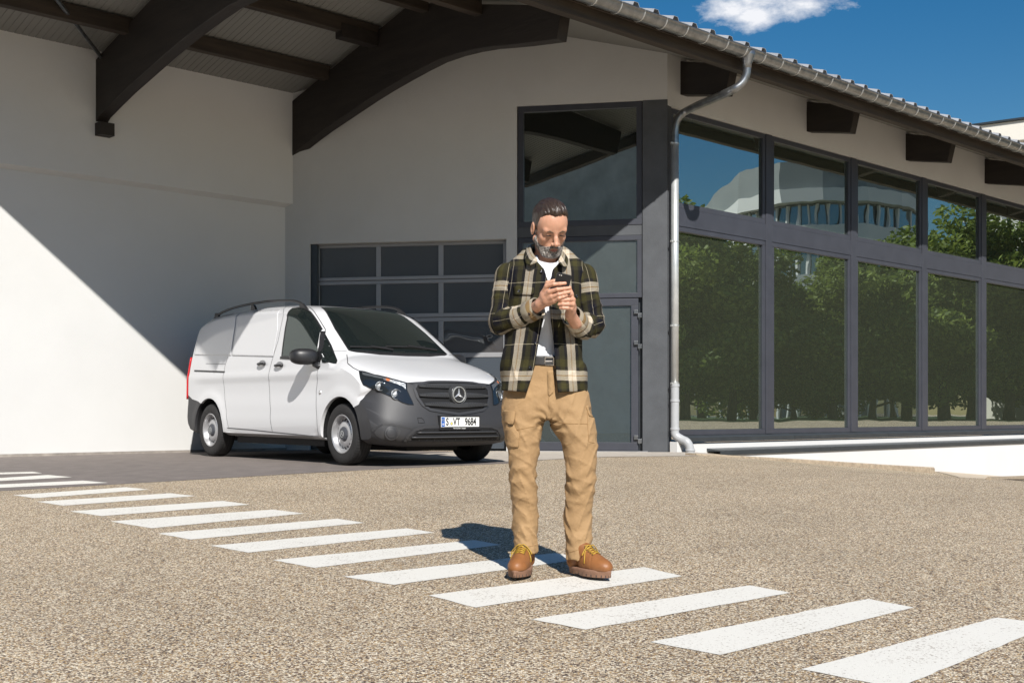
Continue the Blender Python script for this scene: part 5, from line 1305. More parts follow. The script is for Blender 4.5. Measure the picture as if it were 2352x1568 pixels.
# ---------- head ----------
YAW, PITCH, ROLL = radians(17), radians(30), radians(-3)
RH = np.array(Matrix.Rotation(YAW, 3, 'Z') @ Matrix.Rotation(ROLL, 3, 'Y') @ Matrix.Rotation(PITCH, 3, 'X'))
HS = 1.035                                        # head scale
eye_mid = H(1276.5, 539, -0.13)
HO = eye_mid-RH@np.array([0, -0.088, 0.004])*HS
def hl_(P):                                       # world grid -> head coordinates
    X, Y, Z = (P[i]-HO[i] for i in range(3)); R = RH.T
    return tuple((R[i, 0]*X+R[i, 1]*Y+R[i, 2]*Z)/HS for i in range(3))
def hw_(p): return HO+RH@(np.array(p)*HS)
def face_sdf(L):
    F = ell(L, (0, 0.012, 0.040), (0.077, 0.097, 0.092))                                    # skull
    F = smin(F, ell(L, (0, -0.030, 0.030), (0.066, 0.062, 0.070)), 0.02)                    # forehead
    F = smin(F, ell(L, (0, -0.020, -0.045), (0.060, 0.062, 0.062)), 0.025)                  # face
    for s in (-1, 1):
        F = smin(F, ell(L, (s*0.042, -0.050, -0.026), (0.022, 0.020, 0.020)), 0.018)        # cheeks
        F = smin(F, rcone(L, (s*0.060, 0.000, -0.050), (s*0.026, -0.058, -0.104), 0.020, 0.018), 0.02)  # jaw
    F = smin(F, ell(L, (0, -0.070, -0.103), (0.026, 0.020, 0.018)), 0.018)                  # chin
    F = smin(F, ell(L, (0, -0.070, -0.070), (0.032, 0.020, 0.024)), 0.015)                  # muzzle
    F = smin(F, rcone(L, (-0.046, -0.073, 0.020), (0.046, -0.073, 0.020), 0.011, 0.011), 0.012)  # brow ridge
    F = smin(F, ell(L, (0, -0.083, 0.016), (0.014, 0.010, 0.010)), 0.010)
    for s in (-1, 1): F = smax(F, -ell(L, (s*0.031, -0.099, 0.000), (0.016, 0.015, 0.009)), 0.008)   # eye sockets
    for s in (-1, 1): F = smin(F, ell(L, (s*0.031, -0.073, -0.001), (0.0145, 0.0120, 0.0100)), 0.003)  # lids
    for s in (-1, 1): F = smax(F, -ell(L, (s*0.031, -0.0885, -0.0030), (0.0130, 0.007, 0.0026)), 0.0015)  # lid gap
    nose = chain(L, [((0, -0.086, 0.010), 0.009), ((0, -0.098, -0.015), 0.0095), ((0, -0.111, -0.036), 0.0125)], 0.01)
    for s in (-1, 1): nose = smin(nose, ell(L, (s*0.0135, -0.098, -0.040), (0.0085, 0.011, 0.0075)), 0.006)
    F = smin(F, nose, 0.008)
    F = smin(F, ell(L, (0, -0.090, -0.0665), (0.021, 0.007, 0.0042)), 0.004); F = smin(F, ell(L, (0, -0.088, -0.0765), (0.018, 0.007, 0.0050)), 0.004)   # lips
    F = smax(F, -ell(L, (0, -0.097, -0.0715), (0.024, 0.008, 0.0012)), 0.002)
    for s in (-1, 1):                                                                       # ears
        e = ell(L, (s*0.081, 0.014, -0.004), (0.009, 0.018, 0.032)); e = smax(e, -ell(L, (s*0.090, 0.010, -0.002), (0.007, 0.010, 0.020)), 0.004)
        F = smin(F, e, 0.006)
    return F
neck_b = H(1253, 612, 0.05)
g = SDF(HO-np.array([0.15, 0.17, 0.27]), HO+np.array([0.15, 0.16, 0.17]), 0.0022); P = (g.X, g.Y, g.Z)
L = hl_(P); F = face_sdf(L)
nk = chain(P, [(hw_((0, 0.030, -0.045)), 0.060), (H(1258, 596, 0.035), 0.062), (H(1254, 625, 0.04), 0.085)], 0.02)
nk = smin(nk, rcone(P, H(1232, 590, 0.02), H(1262, 622, -0.06), 0.014, 0.010), 0.02); nk = smin(nk, rcone(P, H(1282, 588, 0.02), H(1266, 622, -0.06), 0.014, 0.010), 0.02)
Fh = smin(F, nk, 0.018)+0.0003*vnoise(P, 220, 3)
Vh, Qh = g.mesh(Fh)
# hair: swept back, over the skull
x, y, z = L
sk = ell(L, (0, 0.018, 0.042), (0.0820, 0.104, 0.096)); sk = smin(sk, ell(L, (0.004, -0.022, 0.100), (0.050, 0.052, 0.030)), 0.03)
strand = 0.0022*np.sin(210*(x+0.30*y)+2.0*np.sin(18*y+9*z))*np.clip((z-0.02)/0.05, 0.15, 1)+0.0012*np.sin(520*(x+0.22*y)+1.5*np.sin(30*z))*np.clip((z+0.02)/0.05, 0.3, 1)
hairline = np.interp(y, [-0.10, -0.085, -0.065, -0.045, -0.030, -0.012, 0.004, 0.015, 0.040, 0.10], [0.112, 0.108, 0.098, 0.078, 0.034, -0.026, 0.012, 0.006, -0.050, -0.075]).astype(np.float32)
hairline = hairline+0.0025*np.sin(90*x)-0.012*np.exp(-((x)/0.026)**2)*(y < -0.03)
hair = smax(sk+strand, (hairline-z)*0.7, 0.005)
hair = smax(hair, -(F-0.001), 0.002) if False else hair
Vr, Qr = g.mesh(hair)
# beard
reg = z-np.interp(y, [-0.12, -0.085, -0.07, -0.05, -0.03, -0.012, 0.0, 0.012], [-0.052, -0.055, -0.063, -0.064, -0.052, -0.022, 0.0, -0.05]).astype(np.float32)
low = -(z+0.122); bk = (y+0.008)
thick = 0.0018+0.0025*np.clip((-0.08-z)/0.03, 0, 1)
bd = smax(F-thick+0.0012*vnoise(P, 700, 8)+0.0008*np.sin(500*x+200*z), reg, 0.004); bd = smax(bd, bk, 0.004); bd = smax(bd, low, 0.01)
bd = smax(bd, -ell(L, (0, -0.094, -0.0715), (0.021, 0.016, 0.0085)), 0.003); bd = smax(bd, -ell(L, (0, -0.113, -0.036), (0.020, 0.020, 0.0125)), 0.003)
Vb, Qb = g.mesh(bd)
# brows and eyes, lips
def small(name, fn, lo, hi, h, material, parent):
    gg = SDF(lo, hi, h); V, Q = gg.mesh(fn((gg.X, gg.Y, gg.Z))); return world_mesh(name, V, Q, material, parent)
# ---------- hands and wrists ----------
def hand(P, wr, mid, kn, fingers, thumb, rk=0.014):
    F = chain(P, [(wr[0], 0.029), (wr[1], 0.027)], 0.01)
    for k in kn: F = smin(F, chain(P, [(wr[1], 0.020), ((wr[1]*0.45+k*0.55), 0.0175), (k, rk)], 0.01), 0.012)
    for f in fingers: F = smin(F, chain(P, f, 0.004), 0.0035)
    return smin(F, chain(P, thumb, 0.004), 0.006)
A = np.array
pD = -0.300                                       # phone depth in front of the body centre
k1 = [H(1256, 657, pD+0.000), H(1262, 670, pD-0.010), H(1268, 682, pD-0.010), H(1273, 691, pD-0.004)]
wrA = [H(1222, 712, -0.125), H(1241, 698, pD+0.07)]
tips = [(1298, 650.5), (1309, 661), (1308, 670), (1301, 679)]; fA = []
for i, (k, t) in enumerate(zip(k1, tips)):
    tip = H(t[0], t[1], pD-0.026); a = k*0.62+tip*0.38+A([0, -0.016, 0.002]); b = k*0.28+tip*0.72+A([0, -0.010, 0.0])
    r = (0.0098, 0.0098, 0.0096, 0.0086)[i]; fA.append([(k, r+0.002), (a, r), (b, r-0.0008), (tip, r-0.0018)])
thA = [(wrA[1]+A([0.008, 0.0, 0.015]), 0.016), (H(1258, 650, pD+0.03), 0.012), (H(1272, 646, pD+0.022), 0.0105), (H(1286, 645, pD+0.018), 0.0085)]
g = SDF(H(1205, 735, 0)+A([0, -0.36, 0]), H(1325, 630, 0)+A([0, -0.06, 0]), 0.0019); P = (g.X, g.Y, g.Z)
Fa = hand(P, wrA, None, k1, fA, thA, 0.0125)+0.0005*vnoise(P, 300, 5); Va, Qa = g.mesh(Fa)
k2 = [H(1312, 676, pD+0.022), H(1316, 688, pD+0.012), H(1315, 699, pD+0.008), H(1311, 709, pD+0.012)]
wrB = [H(1322, 742, -0.16), H(1311, 724, pD+0.085)]
tipsB = [(1290, 680, 0.004), (1284, 690, -0.004), (1284, 699, -0.004), (1287, 707, 0.0)]; fB = []
for i, (k, t) in enumerate(zip(k2, tipsB)):
    tip = H(t[0], t[1], pD-0.012+t[2]); a = k*0.6+tip*0.4+A([0.004, -0.018, 0.0]); b = k*0.25+tip*0.75+A([0, -0.012, 0.0])
    r = (0.0095, 0.0096, 0.0094, 0.0086)[i]; fB.append([(k, r+0.002), (a, r), (b, r-0.0006), (tip, r-0.0016)])
thB = [(wrB[1]+A([-0.012, 0.0, 0.010]), 0.016), (H(1312, 690, pD+0.04), 0.013), (H(1311, 672, pD+0.03), 0.011), (H(1307, 659, pD+0.022), 0.009)]
g = SDF(H(1265, 765, 0)+A([0, -0.36, 0]), H(1340, 645, 0)+A([0, -0.06, 0]), 0.0019); P = (g.X, g.Y, g.Z)
Fb = hand(P, wrB, None, k2, fB, thB, 0.0125)+0.0005*vnoise(P, 300, 6); Vc, Qc = g.mesh(Fb)
# hidden trunk, arms and legs, all inside the clothes
g = SDF((MAN.location.x-0.35, MY-0.32, 0.02), (MAN.location.x+0.38, MY+0.2, 1.56), 0.012); P = (g.X, g.Y, g.Z)
Z_ = lambda py: CH-(py-HY)*MS
Xp = lambda px: (px-CX)*MS
shL, shR = H(1172, 628, 0.03), H(1336, 630, 0.03); elL, elR = H(1150, 741, 0.01), H(1364, 750, 0.02)
Ft = rcone(P, H(1254, 640, 0.035), H(1254, 690, 0.03), 0.075, 0.085)
Ft = smin(Ft, rcone(P, H(1254, 690, 0.03), H(1252, 870, 0.03), 0.085, 0.080), 0.05)
for a, b in ((shL, shR),): Ft = smin(Ft, rcone(P, a, b, 0.035, 0.035), 0.03)
for a, b, c in ((shL, elL, wrA[0]), (shR, elR, wrB[0])): Ft = smin(Ft, chain(P, [(a, 0.042), (b, 0.034), (c, 0.028)], 0.02), 0.02)
hipL, hipR = H(1216, 900, 0.025), H(1296, 900, 0.025)
Ft = smin(Ft, chain(P, [(hipL, 0.062), (H(1203, 1085, 0.0), 0.045), (H(1209, 1262, 0.03), 0.035)], 0.02), 0.03)
Ft = smin(Ft, chain(P, [(hipR, 0.062), (H(1334, 1090, -0.02), 0.045), (H(1330, 1270, 0.02), 0.035)], 0.02), 0.03)
Vt, Qt = g.mesh(Ft)
Vall, Qall, off_ = [], [], 0
for V, Q in ((Vh, Qh), (Va, Qa), (Vc, Qc), (Vt, Qt)):
    Vall.append(V); Qall.append(Q+off_); off_ += len(V)
bodyo = world_mesh('body', np.concatenate(Vall), np.concatenate(Qall), M_SKIN, MAN)
world_mesh('hair', Vr, Qr, M_HAIR, MAN); world_mesh('beard', relax(Vb, Qb, 1, 0.4), Qb, M_BEARD, MAN)
M_BROW = mat('eyebrow_grey_brown', (0.14, 0.085, 0.055), 0.8, noise=0.4, nscale=300)
M_EYE = mat('eye_dark', (0.012, 0.009, 0.008), 0.6, spec=0.2)
for s in (-1, 1):
    c = hw_((s*0.032, -0.086, 0.022))
    def fb_(P, s=s):
        L = hl_(P); return smax(chain(L, [((s*0.013, -0.088, 0.0145), 0.0045), ((s*0.031, -0.088, 0.0190), 0.0048), ((s*0.050, -0.076, 0.0145), 0.0040)], 0.003), face_sdf(L)-0.0022, 0.001)
    small('eyebrow', fb_, c-0.03, c+0.03, 0.0012, M_BROW, MAN)
    c = hw_((s*0.031, -0.085, -0.003)); small('eye', lambda P, s=s: ell(hl_(P), (s*0.031, -0.0805, -0.0030), (0.0132, 0.0066, 0.0034)), c-0.02, c+0.02, 0.0009, M_EYE, MAN)
c = hw_((0, -0.09, -0.072))
small('lips', lambda P: smax(face_sdf(hl_(P))-0.0006, ell(hl_(P), (0, -0.095, -0.0730), (0.0205, 0.012, 0.0072)), 0.001), c-0.03, c+0.03, 0.0012, M_LIP, MAN)
# ---------- trousers ----------
def rows(lst, y0=0.0): return [(Z_(py), (Xp(a)+Xp(b))/2, (Xp(b)-Xp(a))/2, MY+cy, ry) for py, a, b, cy, ry in lst]
legL = rows([(845, 1180, 1262, .02, .096), (890, 1166, 1262, .02, .104), (942, 1155, 1257, .01, .110), (978, 1155, 1247, .005, .100), (1029, 1166, 1238, -.005, .085), (1073, 1171, 1232, -.012, .078), (1105, 1171, 1231, -.008, .072), (1156, 1177, 1234, .015, .070), (1200, 1179, 1236, .025, .068), (1248, 1182, 1233, .020, .070), (1268, 1181, 1233, .015, .072)])
legR = rows([(845, 1252, 1328, .02, .096), (890, 1250, 1342, .02, .104), (942, 1258, 1356, .0, .112), (978, 1266, 1368, -.01, .105), (1019, 1291, 1370, -.025, .090), (1060, 1299, 1369, -.035, .080), (1105, 1300, 1366, -.03, .074), (1156, 1299, 1361, -.005, .070), (1185, 1295, 1358, .0, .068), (1217, 1299, 1359, .0, .064), (1248, 1301, 1358, -.005, .070), (1281, 1301, 1356, -.01, .074)])
x0, x1 = Xp(1138), Xp(1385)
def leg(rowsX, tag_, k0):
    g = SDF((x0, MY-0.20, Z_(1290)), (x1, MY+0.18, Z_(838)), 0.0052); P = (g.X, g.Y, g.Z); d, th = stack(P, rowsX); return g, P, d, th
g, P, dL, thL = leg(legL, 'L', 0); _, _, dR, thR = leg(legR, 'R', 0)
X_, Y_, Zz = P
def folds(th, Zz, X_, seed, knee, ank):
    ph = 1.3*np.sin(th*1+seed)+0.9*np.sin(2*th+seed*2)
    f = 0.0035*np.exp(-((Zz-knee)/0.09)**2)*np.sin(88*Zz+2.6*ph)
    rd = np.abs(np.sin(37*Zz+1.6*ph+seed)); f = f+0.0065*np.exp(-((Zz-ank)/0.12)**2)*(rd**2-0.5)
    rd2 = 1-np.abs(np.sin(20*Zz-3.0*(X_-X_.mean())*9+1.2*ph)); f = f-0.0065*rd2**4
    rd3 = 1-np.abs(np.sin(13*Zz+19*(X_-X_.mean())+0.8*ph+seed)); f = f-0.005*rd3**5
    n1 = vnoise((0.5*X_, 0.5*Y_, 1.5*Zz+0.9*X_), 42, int(seed)+40); f = f-0.0040*np.clip(1-np.abs(n1)*4.5, 0, 1)**2
    n2 = vnoise((0.6*X_, 0.5*Y_, 1.6*Zz-1.1*X_), 75, int(seed)+50); f = f-0.0020*np.clip(1-np.abs(n2)*4.0, 0, 1)**2
    return f+0.0012*vnoise((X_, Y_, Zz), 60, int(seed))
dL = dL+folds(thL, Zz, X_, 1.0, Z_(1090), Z_(1215)); dR = dR+folds(thR, Zz, X_, 3.0, Z_(1105), Z_(1225))
dP, _ = stack(P, rows([(838, 1178, 1326, .018, .106), (880, 1164, 1342, .02, .108), (905, 1157, 1350, .015, .112), (935, 1156, 1354, .012, .108), (962, 1190, 1330, .01, .095)]))
dP = dP+0.0025*vnoise(P, 50, 31)
T = smin(smin(dL, dR, 0.012), dP, 0.03)
# drag lines from the crotch
cx_, cz_ = Xp(1258), Z_(968)
rr = np.sqrt((X_-cx_)**2+(Zz-cz_)**2); an = np.arctan2(Zz-cz_, X_-cx_)
T = T+0.0040*np.sin(an*9+2.0*np.sin(5*rr*10))*np.exp(-(rr/0.16)**2)*(Y_ < MY)
# cuffs
for rws, top in ((legL, Z_(1249)), (legR, Z_(1262))): T = T
V, Q = g.mesh(T); trou = world_mesh('trousers', relax(V, Q, 2, 0.4), Q, M_TRO, MAN)
tb_ = BVHTree.FromPolygons([tuple(v) for v in V], [tuple(int(i) for i in q) for q in Q])
def chit(tree, px, py): loc, nor, i, d = tree.ray_cast(EYE, ray(px, py)); return loc, nor
def cpatch(tree, name, outline, material, parent, lift=0.004, res=0.012, thick=0.0, attr=None):
    h = [chit(tree, *p)[0] for p in outline]; h = [p for p in h if p is not None]
    cen = sum(h, Vector())/len(h); d = (cen-EYE).normalized(); u = Vector((0, 0, 1)).cross(d).normalized(); w = d.cross(u)
    Pp = [Vector(((p-cen).dot(u), (p-cen).dot(w))) for p in h]; Qp = []
    for i in range(len(Pp)):
        a, b = Pp[i], Pp[(i+1) % len(Pp)]; k = max(1, int((b-a).length/res)); Qp += [a.lerp(b, j/k) for j in range(k)]
    n_ = len(Qp); Ar = np.array([[q.x, q.y] for q in Qp])
    def inside(q):
        c = False
        for i in range(n_):
            a, b = Qp[i], Qp[i-1]
            if (a.y > q[1]) != (b.y > q[1]) and q[0] < (b.x-a.x)*(q[1]-a.y)/(b.y-a.y)+a.x: c = not c
        return c
    E = [(i, (i+1) % n_) for i in range(n_)]
    for xx in np.arange(Ar[:, 0].min()+res/2, Ar[:, 0].max(), res):
        for yy in np.arange(Ar[:, 1].min()+res/2, Ar[:, 1].max(), res):
            if inside((xx, yy)): Qp.append(Vector((xx, yy)))
    vv, ee, ff, *_ = delaunay_2d_cdt(Qp, E, [], 1, 1e-7); out = []
    for q in vv:
        loc, nor, i, dist = tree.ray_cast(cen+u*q.x+w*q.y-d*0.5, d)
        if loc is None: loc, nor, i, dist = tree.find_nearest(cen+u*q.x+w*q.y)
        out.append(loc-d*lift)
    fl = []
    for t in ff:
        a, b, c = (out[i] for i in t[:3]); fl.append(tuple(t) if (b-a).cross(c-a).dot(d) < 0 else tuple(reversed(t)))
    o = mk(name, out, fl, material, parent, True); o.location = -MAN.location if parent == MAN else (0, 0, 0)
    if thick: sd = o.modifiers.new('s', 'SOLIDIFY'); sd.thickness = thick; sd.offset = -1
    if attr is not None:
        a = o.data.attributes.new('cloth', 'FLOAT_VECTOR', 'POINT'); a.data.foreach_set('vector', np.array([attr(p) for p in out], np.float32).ravel())
    return o
def cline(tree, name, pts, material, parent, w=0.0015, lift=0.001):
    h = [chit(tree, *p)[0] for p in pts]; h = [p for p in h if p is not None]
    if len(h) < 2: return
    Qs = []
    for a, b in zip(h, h[1:]):
        k = max(1, int((b-a).length/0.012)); Qs += [a.lerp(b, j/k) for j in range(k)]
    Qs.append(h[-1]); Qs = [tree.ray_cast(EYE, (q-EYE).normalized())[0] or q for q in Qs]
    m = MB(); m.tube([q-(q-EYE).normalized()*lift for q in Qs], w, 5); o = m.build(name, material, parent, True); o.location = -MAN.location if parent == MAN else (0, 0, 0); return o
def c7(x, y): return (1087.8+0.3187*x, 882+0.3187*y)
def c6(x, y): return (1087.8+0.3187*x, 441+0.3187*y)
cpatch(tb_, 'cargo_pocket', [c7(*p) for p in ((222, 285), (285, 290), (300, 330), (322, 345), (320, 455), (250, 452), (232, 420))], M_TRO, trou, 0.007, thick=0.010)
cpatch(tb_, 'pocket_flap', [c7(*p) for p in ((213, 185), (290, 192), (297, 205), (285, 292), (213, 272))], M_TRO, trou, 0.013, thick=0.008)
cpatch(tb_, 'pocket_flap', [c7(*p) for p in ((815, 155), (838, 150), (868, 240), (838, 225))], M_TRO, trou, 0.012, thick=0.008)
for pts in (((298, 190), (300, 330), (322, 455)), ((310, 330), (400, 312), (490, 292)), ((590, 275), (700, 285), (820, 285)), ((820, 190), (822, 290), (830, 415), (870, 425)), ((545, 60), (540, 110), (545, 180)), ((645, 445), (700, 430)), ((300, 1165), (380, 1172), (452, 1160)), ((680, 1215), (760, 1190), (842, 1185))):
    cline(tb_, 'seam', [c7(*p) for p in pts], M_TROS, trou, 0.0013, 0.0005)
# fly
cpatch(tb_, 'fly', [c7(*p) for p in ((530, -100), (588, -100), (588, 20), (575, 60), (548, 85), (535, 70))], M_TRO, trou, 0.004, thick=0.005)
# ---------- t-shirt ----------
tsr = rows([(586, 1226, 1290, .03, .080), (600, 1220, 1294, .03, .092), (612, 1205, 1300, .028, .105), (640, 1180, 1325, .01, .118), (700, 1182, 1322, .015, .122), (780, 1185, 1318, .025, .112), (832, 1180, 1322, .03, .112)])
g = SDF((Xp(1150), MY-0.2, Z_(840)), (Xp(1355), MY+0.2, Z_(585)), 0.006); P = (g.X, g.Y, g.Z); d, th = stack(P, tsr)
ncol = rcone(P, H(1257, 555, -0.02), H(1260, 584, -0.035), 0.055, 0.056)
d = d+0.003*vnoise(P, 50, 2)+0.003*np.sin(30*P[2]+25*P[0])*(P[2] < Z_(690))
d = smax(d, -ncol, 0.006); V, Q = g.mesh(d); ts = world_mesh('t_shirt', V, Q, M_TSH, MAN)
# belt
brw = rows([(816, 1170, 1332, .022, .121), (843, 1168, 1334, .022, .122)])
g = SDF((Xp(1160), MY-0.16, Z_(845)), (Xp(1345), MY+0.2, Z_(814)), 0.004); P = (g.X, g.Y, g.Z); d, th = stack(P, rows([(819, 1178, 1326, .018, .114), (840, 1177, 1327, .018, .115)]), 2.2)
V, Q = g.mesh(d); belt = world_mesh('belt', V, Q, M_BELT, MAN)
bb = BVHTree.FromPolygons([tuple(v) for v in V], [tuple(int(i) for i in q) for q in Q]); m = MB()
cor = [chit(bb, *c6(*p))[0] for p in ((515, 1192), (578, 1192), (578, 1247), (515, 1247))]; cor = [p+Vector((0, -0.006, 0)) for p in cor]
for a, b in zip(cor, cor[1:]+cor[:1]): m.tube([a, b], 0.0028, 6)
m.tube([(cor[0]+cor[3])/2, (cor[1]+cor[2])/2+Vector((-0.008, -0.003, 0))], 0.002, 5); o = m.build('buckle', mat('buckle_metal', (0.75, 0.72, 0.68), 0.25, metal=0.9), belt); 
# ---------- overshirt ----------
shr = rows([(592, 1216, 1296, .035, .085), (604, 1188, 1318, .03, .105), (622, 1166, 1340, .022, .125), (660, 1160, 1342, .015, .135), (720, 1162, 1338, .015, .142), (790, 1156, 1334, .015, .146), (850, 1150, 1343, .015, .162), (905, 1148, 1349, .012, .160)])
g = SDF((Xp(1105), MY-0.22, Z_(912)), (Xp(1400), MY+0.24, Z_(560)), 0.0044); P = (g.X, g.Y, g.Z); X_, Y_, Zz = P
d, th = stack(P, shr)
for a, b in ((H(1222, 588, 0.05), shL), (H(1290, 588, 0.05), shR)): d = smin(d, rcone(P, a, b, 0.048, 0.050), 0.03)
fx = 0.0060*np.sin(26*(X_-0.7*Zz)+2*np.sin(9*Zz))*np.clip((Z_(700)-Zz)/0.1, 0, 1)+0.0045*np.sin(34*X_+5*Zz)*np.clip((Z_(760)-Zz)/0.1, 0, 1)
n1 = vnoise((1.0*X_, 0.5*Y_, 0.9*Zz), 36, 61); fx = fx-0.0055*np.clip(1-np.abs(n1)*4.5, 0, 1)**2
fx = fx+0.004*vnoise(P, 38, 12)+0.0018*vnoise(P, 110, 13)
d = d+fx
th_ = 0.012
shell = np.maximum(d, -(d+th_))
# opening down the front
Lx = np.interp(Zz, [Z_(p) for p in (905, 845, 814, 784, 740, 702, 650, 624, 606, 592)], [Xp(v) for v in (1208, 1227, 1232, 1237, 1246, 1251, 1257, 1249, 1235, 1222)])
Rx = np.interp(Zz, [Z_(p) for p in (905, 845, 814, 784, 740, 702, 650, 624, 606, 592)], [Xp(v) for v in (1279, 1274, 1272, 1269, 1263, 1261, 1261, 1268, 1284, 1296)])
cut = np.maximum(np.maximum(Lx-X_, X_-Rx), Y_-(MY+0.0)); shell = smax(shell, -cut, 0.003)
SLP = [[(H(1190, 618, 0.035), 0.050), (H(1166, 634, 0.03), 0.064), (H(1150, 738, 0.0), 0.060), (H(1192, 730, -0.075), 0.054), (H(1232, 708, -0.150), 0.045)],
       [(H(1318, 620, 0.035), 0.050), (H(1342, 636, 0.03), 0.064), (H(1358, 744, 0.005), 0.062), (H(1338, 752, -0.07), 0.056), (H(1316, 728, -0.140), 0.046)]]
for q in SLP: shell = smax(shell, -(chain(P, q[1:4], 0.018)+0.009), 0.002)
# neck hole and hem
nh = rcone(P, H(1254, 560, 0.02), H(1257, 598, 0.010), 0.070, 0.070); shell = smax(shell, -nh, 0.003)
hem = Zz-(Z_(902)+0.012*np.clip((Xp(1208)-X_)/0.12, 0, 1)+0.006*np.clip((X_-Xp(1279))/0.12, 0, 1)); shell = smax(shell, -hem, 0.002)
# armholes filled by the sleeves
V, Q = g.mesh(shell); V = relax(V, Q, 1, 0.25)
def torso_uv(V):
    X, Y, Z = V[:, 0], V[:, 1], V[:, 2]; left = X < Xp(1262); down = np.clip(Z_(610)-Z, 0, 1)
    sl = np.where(left, 0.150, -0.060); cl = np.where(left, Xp(1222), Xp(1300.5))
    u = (X-cl)+sl*down+0.021+0.169*4; u = np.where(np.abs(V[:, 1]-MY) > 0.5, u, u)
    v = (Z_(590)-Z)+0.024+3.0-0.02*np.where(left, 1, -1)*(X-Xp(1260))*4*0
    return np.stack([u, v+0.05*np.abs(X-Xp(1258))*np.clip((Z-Z_(660))/0.1, 0, 1), 0*u], 1)
shirt = world_mesh('overshirt', V, Q, M_PLAID, MAN, attr=torso_uv(V))
sb = BVHTree.FromPolygons([tuple(v) for v in V], [tuple(int(i) for i in q) for q in Q])
tuv = lambda p: torso_uv(np.array([[p[0], p[1], p[2]]]))[0]
cpatch(sb, 'pocket_flap', [c6(*p) for p in ((286, 672), (435, 688), (436, 725), (425, 742), (290, 738))], M_PLAID, shirt, 0.008, thick=0.008, attr=lambda p: tuv(p)+A([0, 0.06, 0]))
cpatch(sb, 'pocket_flap', [c6(*p) for p in ((706, 700), (808, 700), (808, 780), (790, 796), (722, 762))], M_PLAID, shirt, 0.008, thick=0.008, attr=lambda p: tuv(p)+A([0, 0.05, 0]))
if 0: cpatch(sb, 'placket', [c6(*p) for p in ((500, 560), (534, 570), (530, 640), (495, 640))], M_PLAID, shirt, 0.004, thick=0.006, attr=tuv)
def sleeve(name, pts, seed, u0, v0, cuffn):
    C3 = [p for p, r in pts]; lo = np.min(C3, 0)-0.10; hi = np.max(C3, 0)+0.10
    g = SDF(lo, hi, 0.0046); P = (g.X, g.Y, g.Z); F = None
    seg = []; acc = 0
    for (a, ra), (b, rb) in zip(pts, pts[1:]):
        d = rcone(P, a, b, ra, rb); F = d if F is None else smin(F, d, 0.018); seg.append((a, b, acc)); acc += np.linalg.norm(b-a)
    el = pts[1][0]
    de = np.sqrt((P[0]-el[0])**2+(P[1]-el[1])**2+(P[2]-el[2])**2)
    F = F-0.0095*(1-np.abs(np.sin(46*de+2.2*np.sin(17*P[2]+seed)+1.5*np.sin(23*P[0]))))**3*np.exp(-(de/0.15)**2)+0.0050*vnoise(P, 48, int(seed*7))+0.0020*vnoise(P, 120, int(seed*9))
    # open at the cuff
    e1, e0 = pts[-1][0], pts[-2][0]; ax = (e1-e0)/np.linalg.norm(e1-e0)
    pl = (P[0]-e1[0])*ax[0]+(P[1]-e1[1])*ax[1]+(P[2]-e1[2])*ax[2]; F = smax(F, pl, 0.003)
    ins = rcone(P, e1-ax*0.05, e1+ax*0.05, pts[-1][1]-0.008, pts[-1][1]-0.008); F = smax(F, -ins, 0.002)
    V, Q = g.mesh(F); V = relax(V, Q, 1, 0.25)
    best = np.full(len(V), 9.0); vv = np.zeros(len(V)); uu = np.zeros(len(V))
    for a, b, ac in seg:
        dd = b-a; Ls = np.linalg.norm(dd); t = np.clip(((V-a)@dd)/Ls**2, 0, 1); q = V-a-t[:, None]*dd; dist = np.linalg.norm(q, axis=1)
        w = dd/Ls; s1 = np.cross(w, A([0, 1.0, 0.0])); s1 /= np.linalg.norm(s1); s2 = np.cross(w, s1); ang = np.arctan2(q@s1, q@s2)
        mk_ = dist < best; best[mk_] = dist[mk_]; vv[mk_] = (ac+t*Ls)[mk_]; uu[mk_] = (ang*0.062)[mk_]
    at = np.stack([uu+u0+1.69, vv+v0, 0*uu], 1)
    o = world_mesh(name, V, Q, M_PLAID, MAN, attr=at); tree = BVHTree.FromPolygons([tuple(v) for v in V], [tuple(int(i) for i in q) for q in Q]); return o, tree, pts[-1], ax
slA, trA, cA, axA = sleeve('sleeve', SLP[0][1:], 1.0, 0.100, 0.250, 0)
slB, trB, cB, axB = sleeve('sleeve', SLP[1][1:], 2.0, 0.085, 0.250, 0)
def cuff(center, ax, r, parent, mid):
    n = 28; m = MB(); u = np.cross(ax, A([0, 0, 1.0])); u /= np.linalg.norm(u); w = np.cross(ax, u); v = []
    for off2, rr in ((-0.062, r+0.006), (-0.058, r+0.0095), (0.010, r+0.006), (0.012, r+0.001), (-0.02, r-0.002)):
        for k in range(n): a = 2*pi*k/n; v.append(center+ax*off2+(u*cos(a)+w*sin(a))*rr*(1+0.03*sin(3*a)))
    f = [(i*n+k, i*n+(k+1) % n, (i+1)*n+(k+1) % n, (i+1)*n+k) for i in range(4) for k in range(n)]
    m.add([tuple(p) for p in v], f); o = m.build('cuff', M_PLAID, parent, True); recalc(o)
    at = []
    for i, (off2, rr) in enumerate(((-0.062, 0), (-0.058, 0), (0.010, 0), (0.012, 0), (-0.02, 0))):
        for k in range(n): at.append((0.169*3+(abs(((k/n)-mid+0.5) % 1-0.5))*0.28+0.0, 0.3+0.02+off2*0.2, 0))
    a = o.data.attributes.new('cloth', 'FLOAT_VECTOR', 'POINT'); a.data.foreach_set('vector', np.array(at, np.float32).ravel()); return o
cuff(cA[0], axA, cA[1], slA, 0.5); cuff(cB[0], axB, cB[1], slB, 0.3)
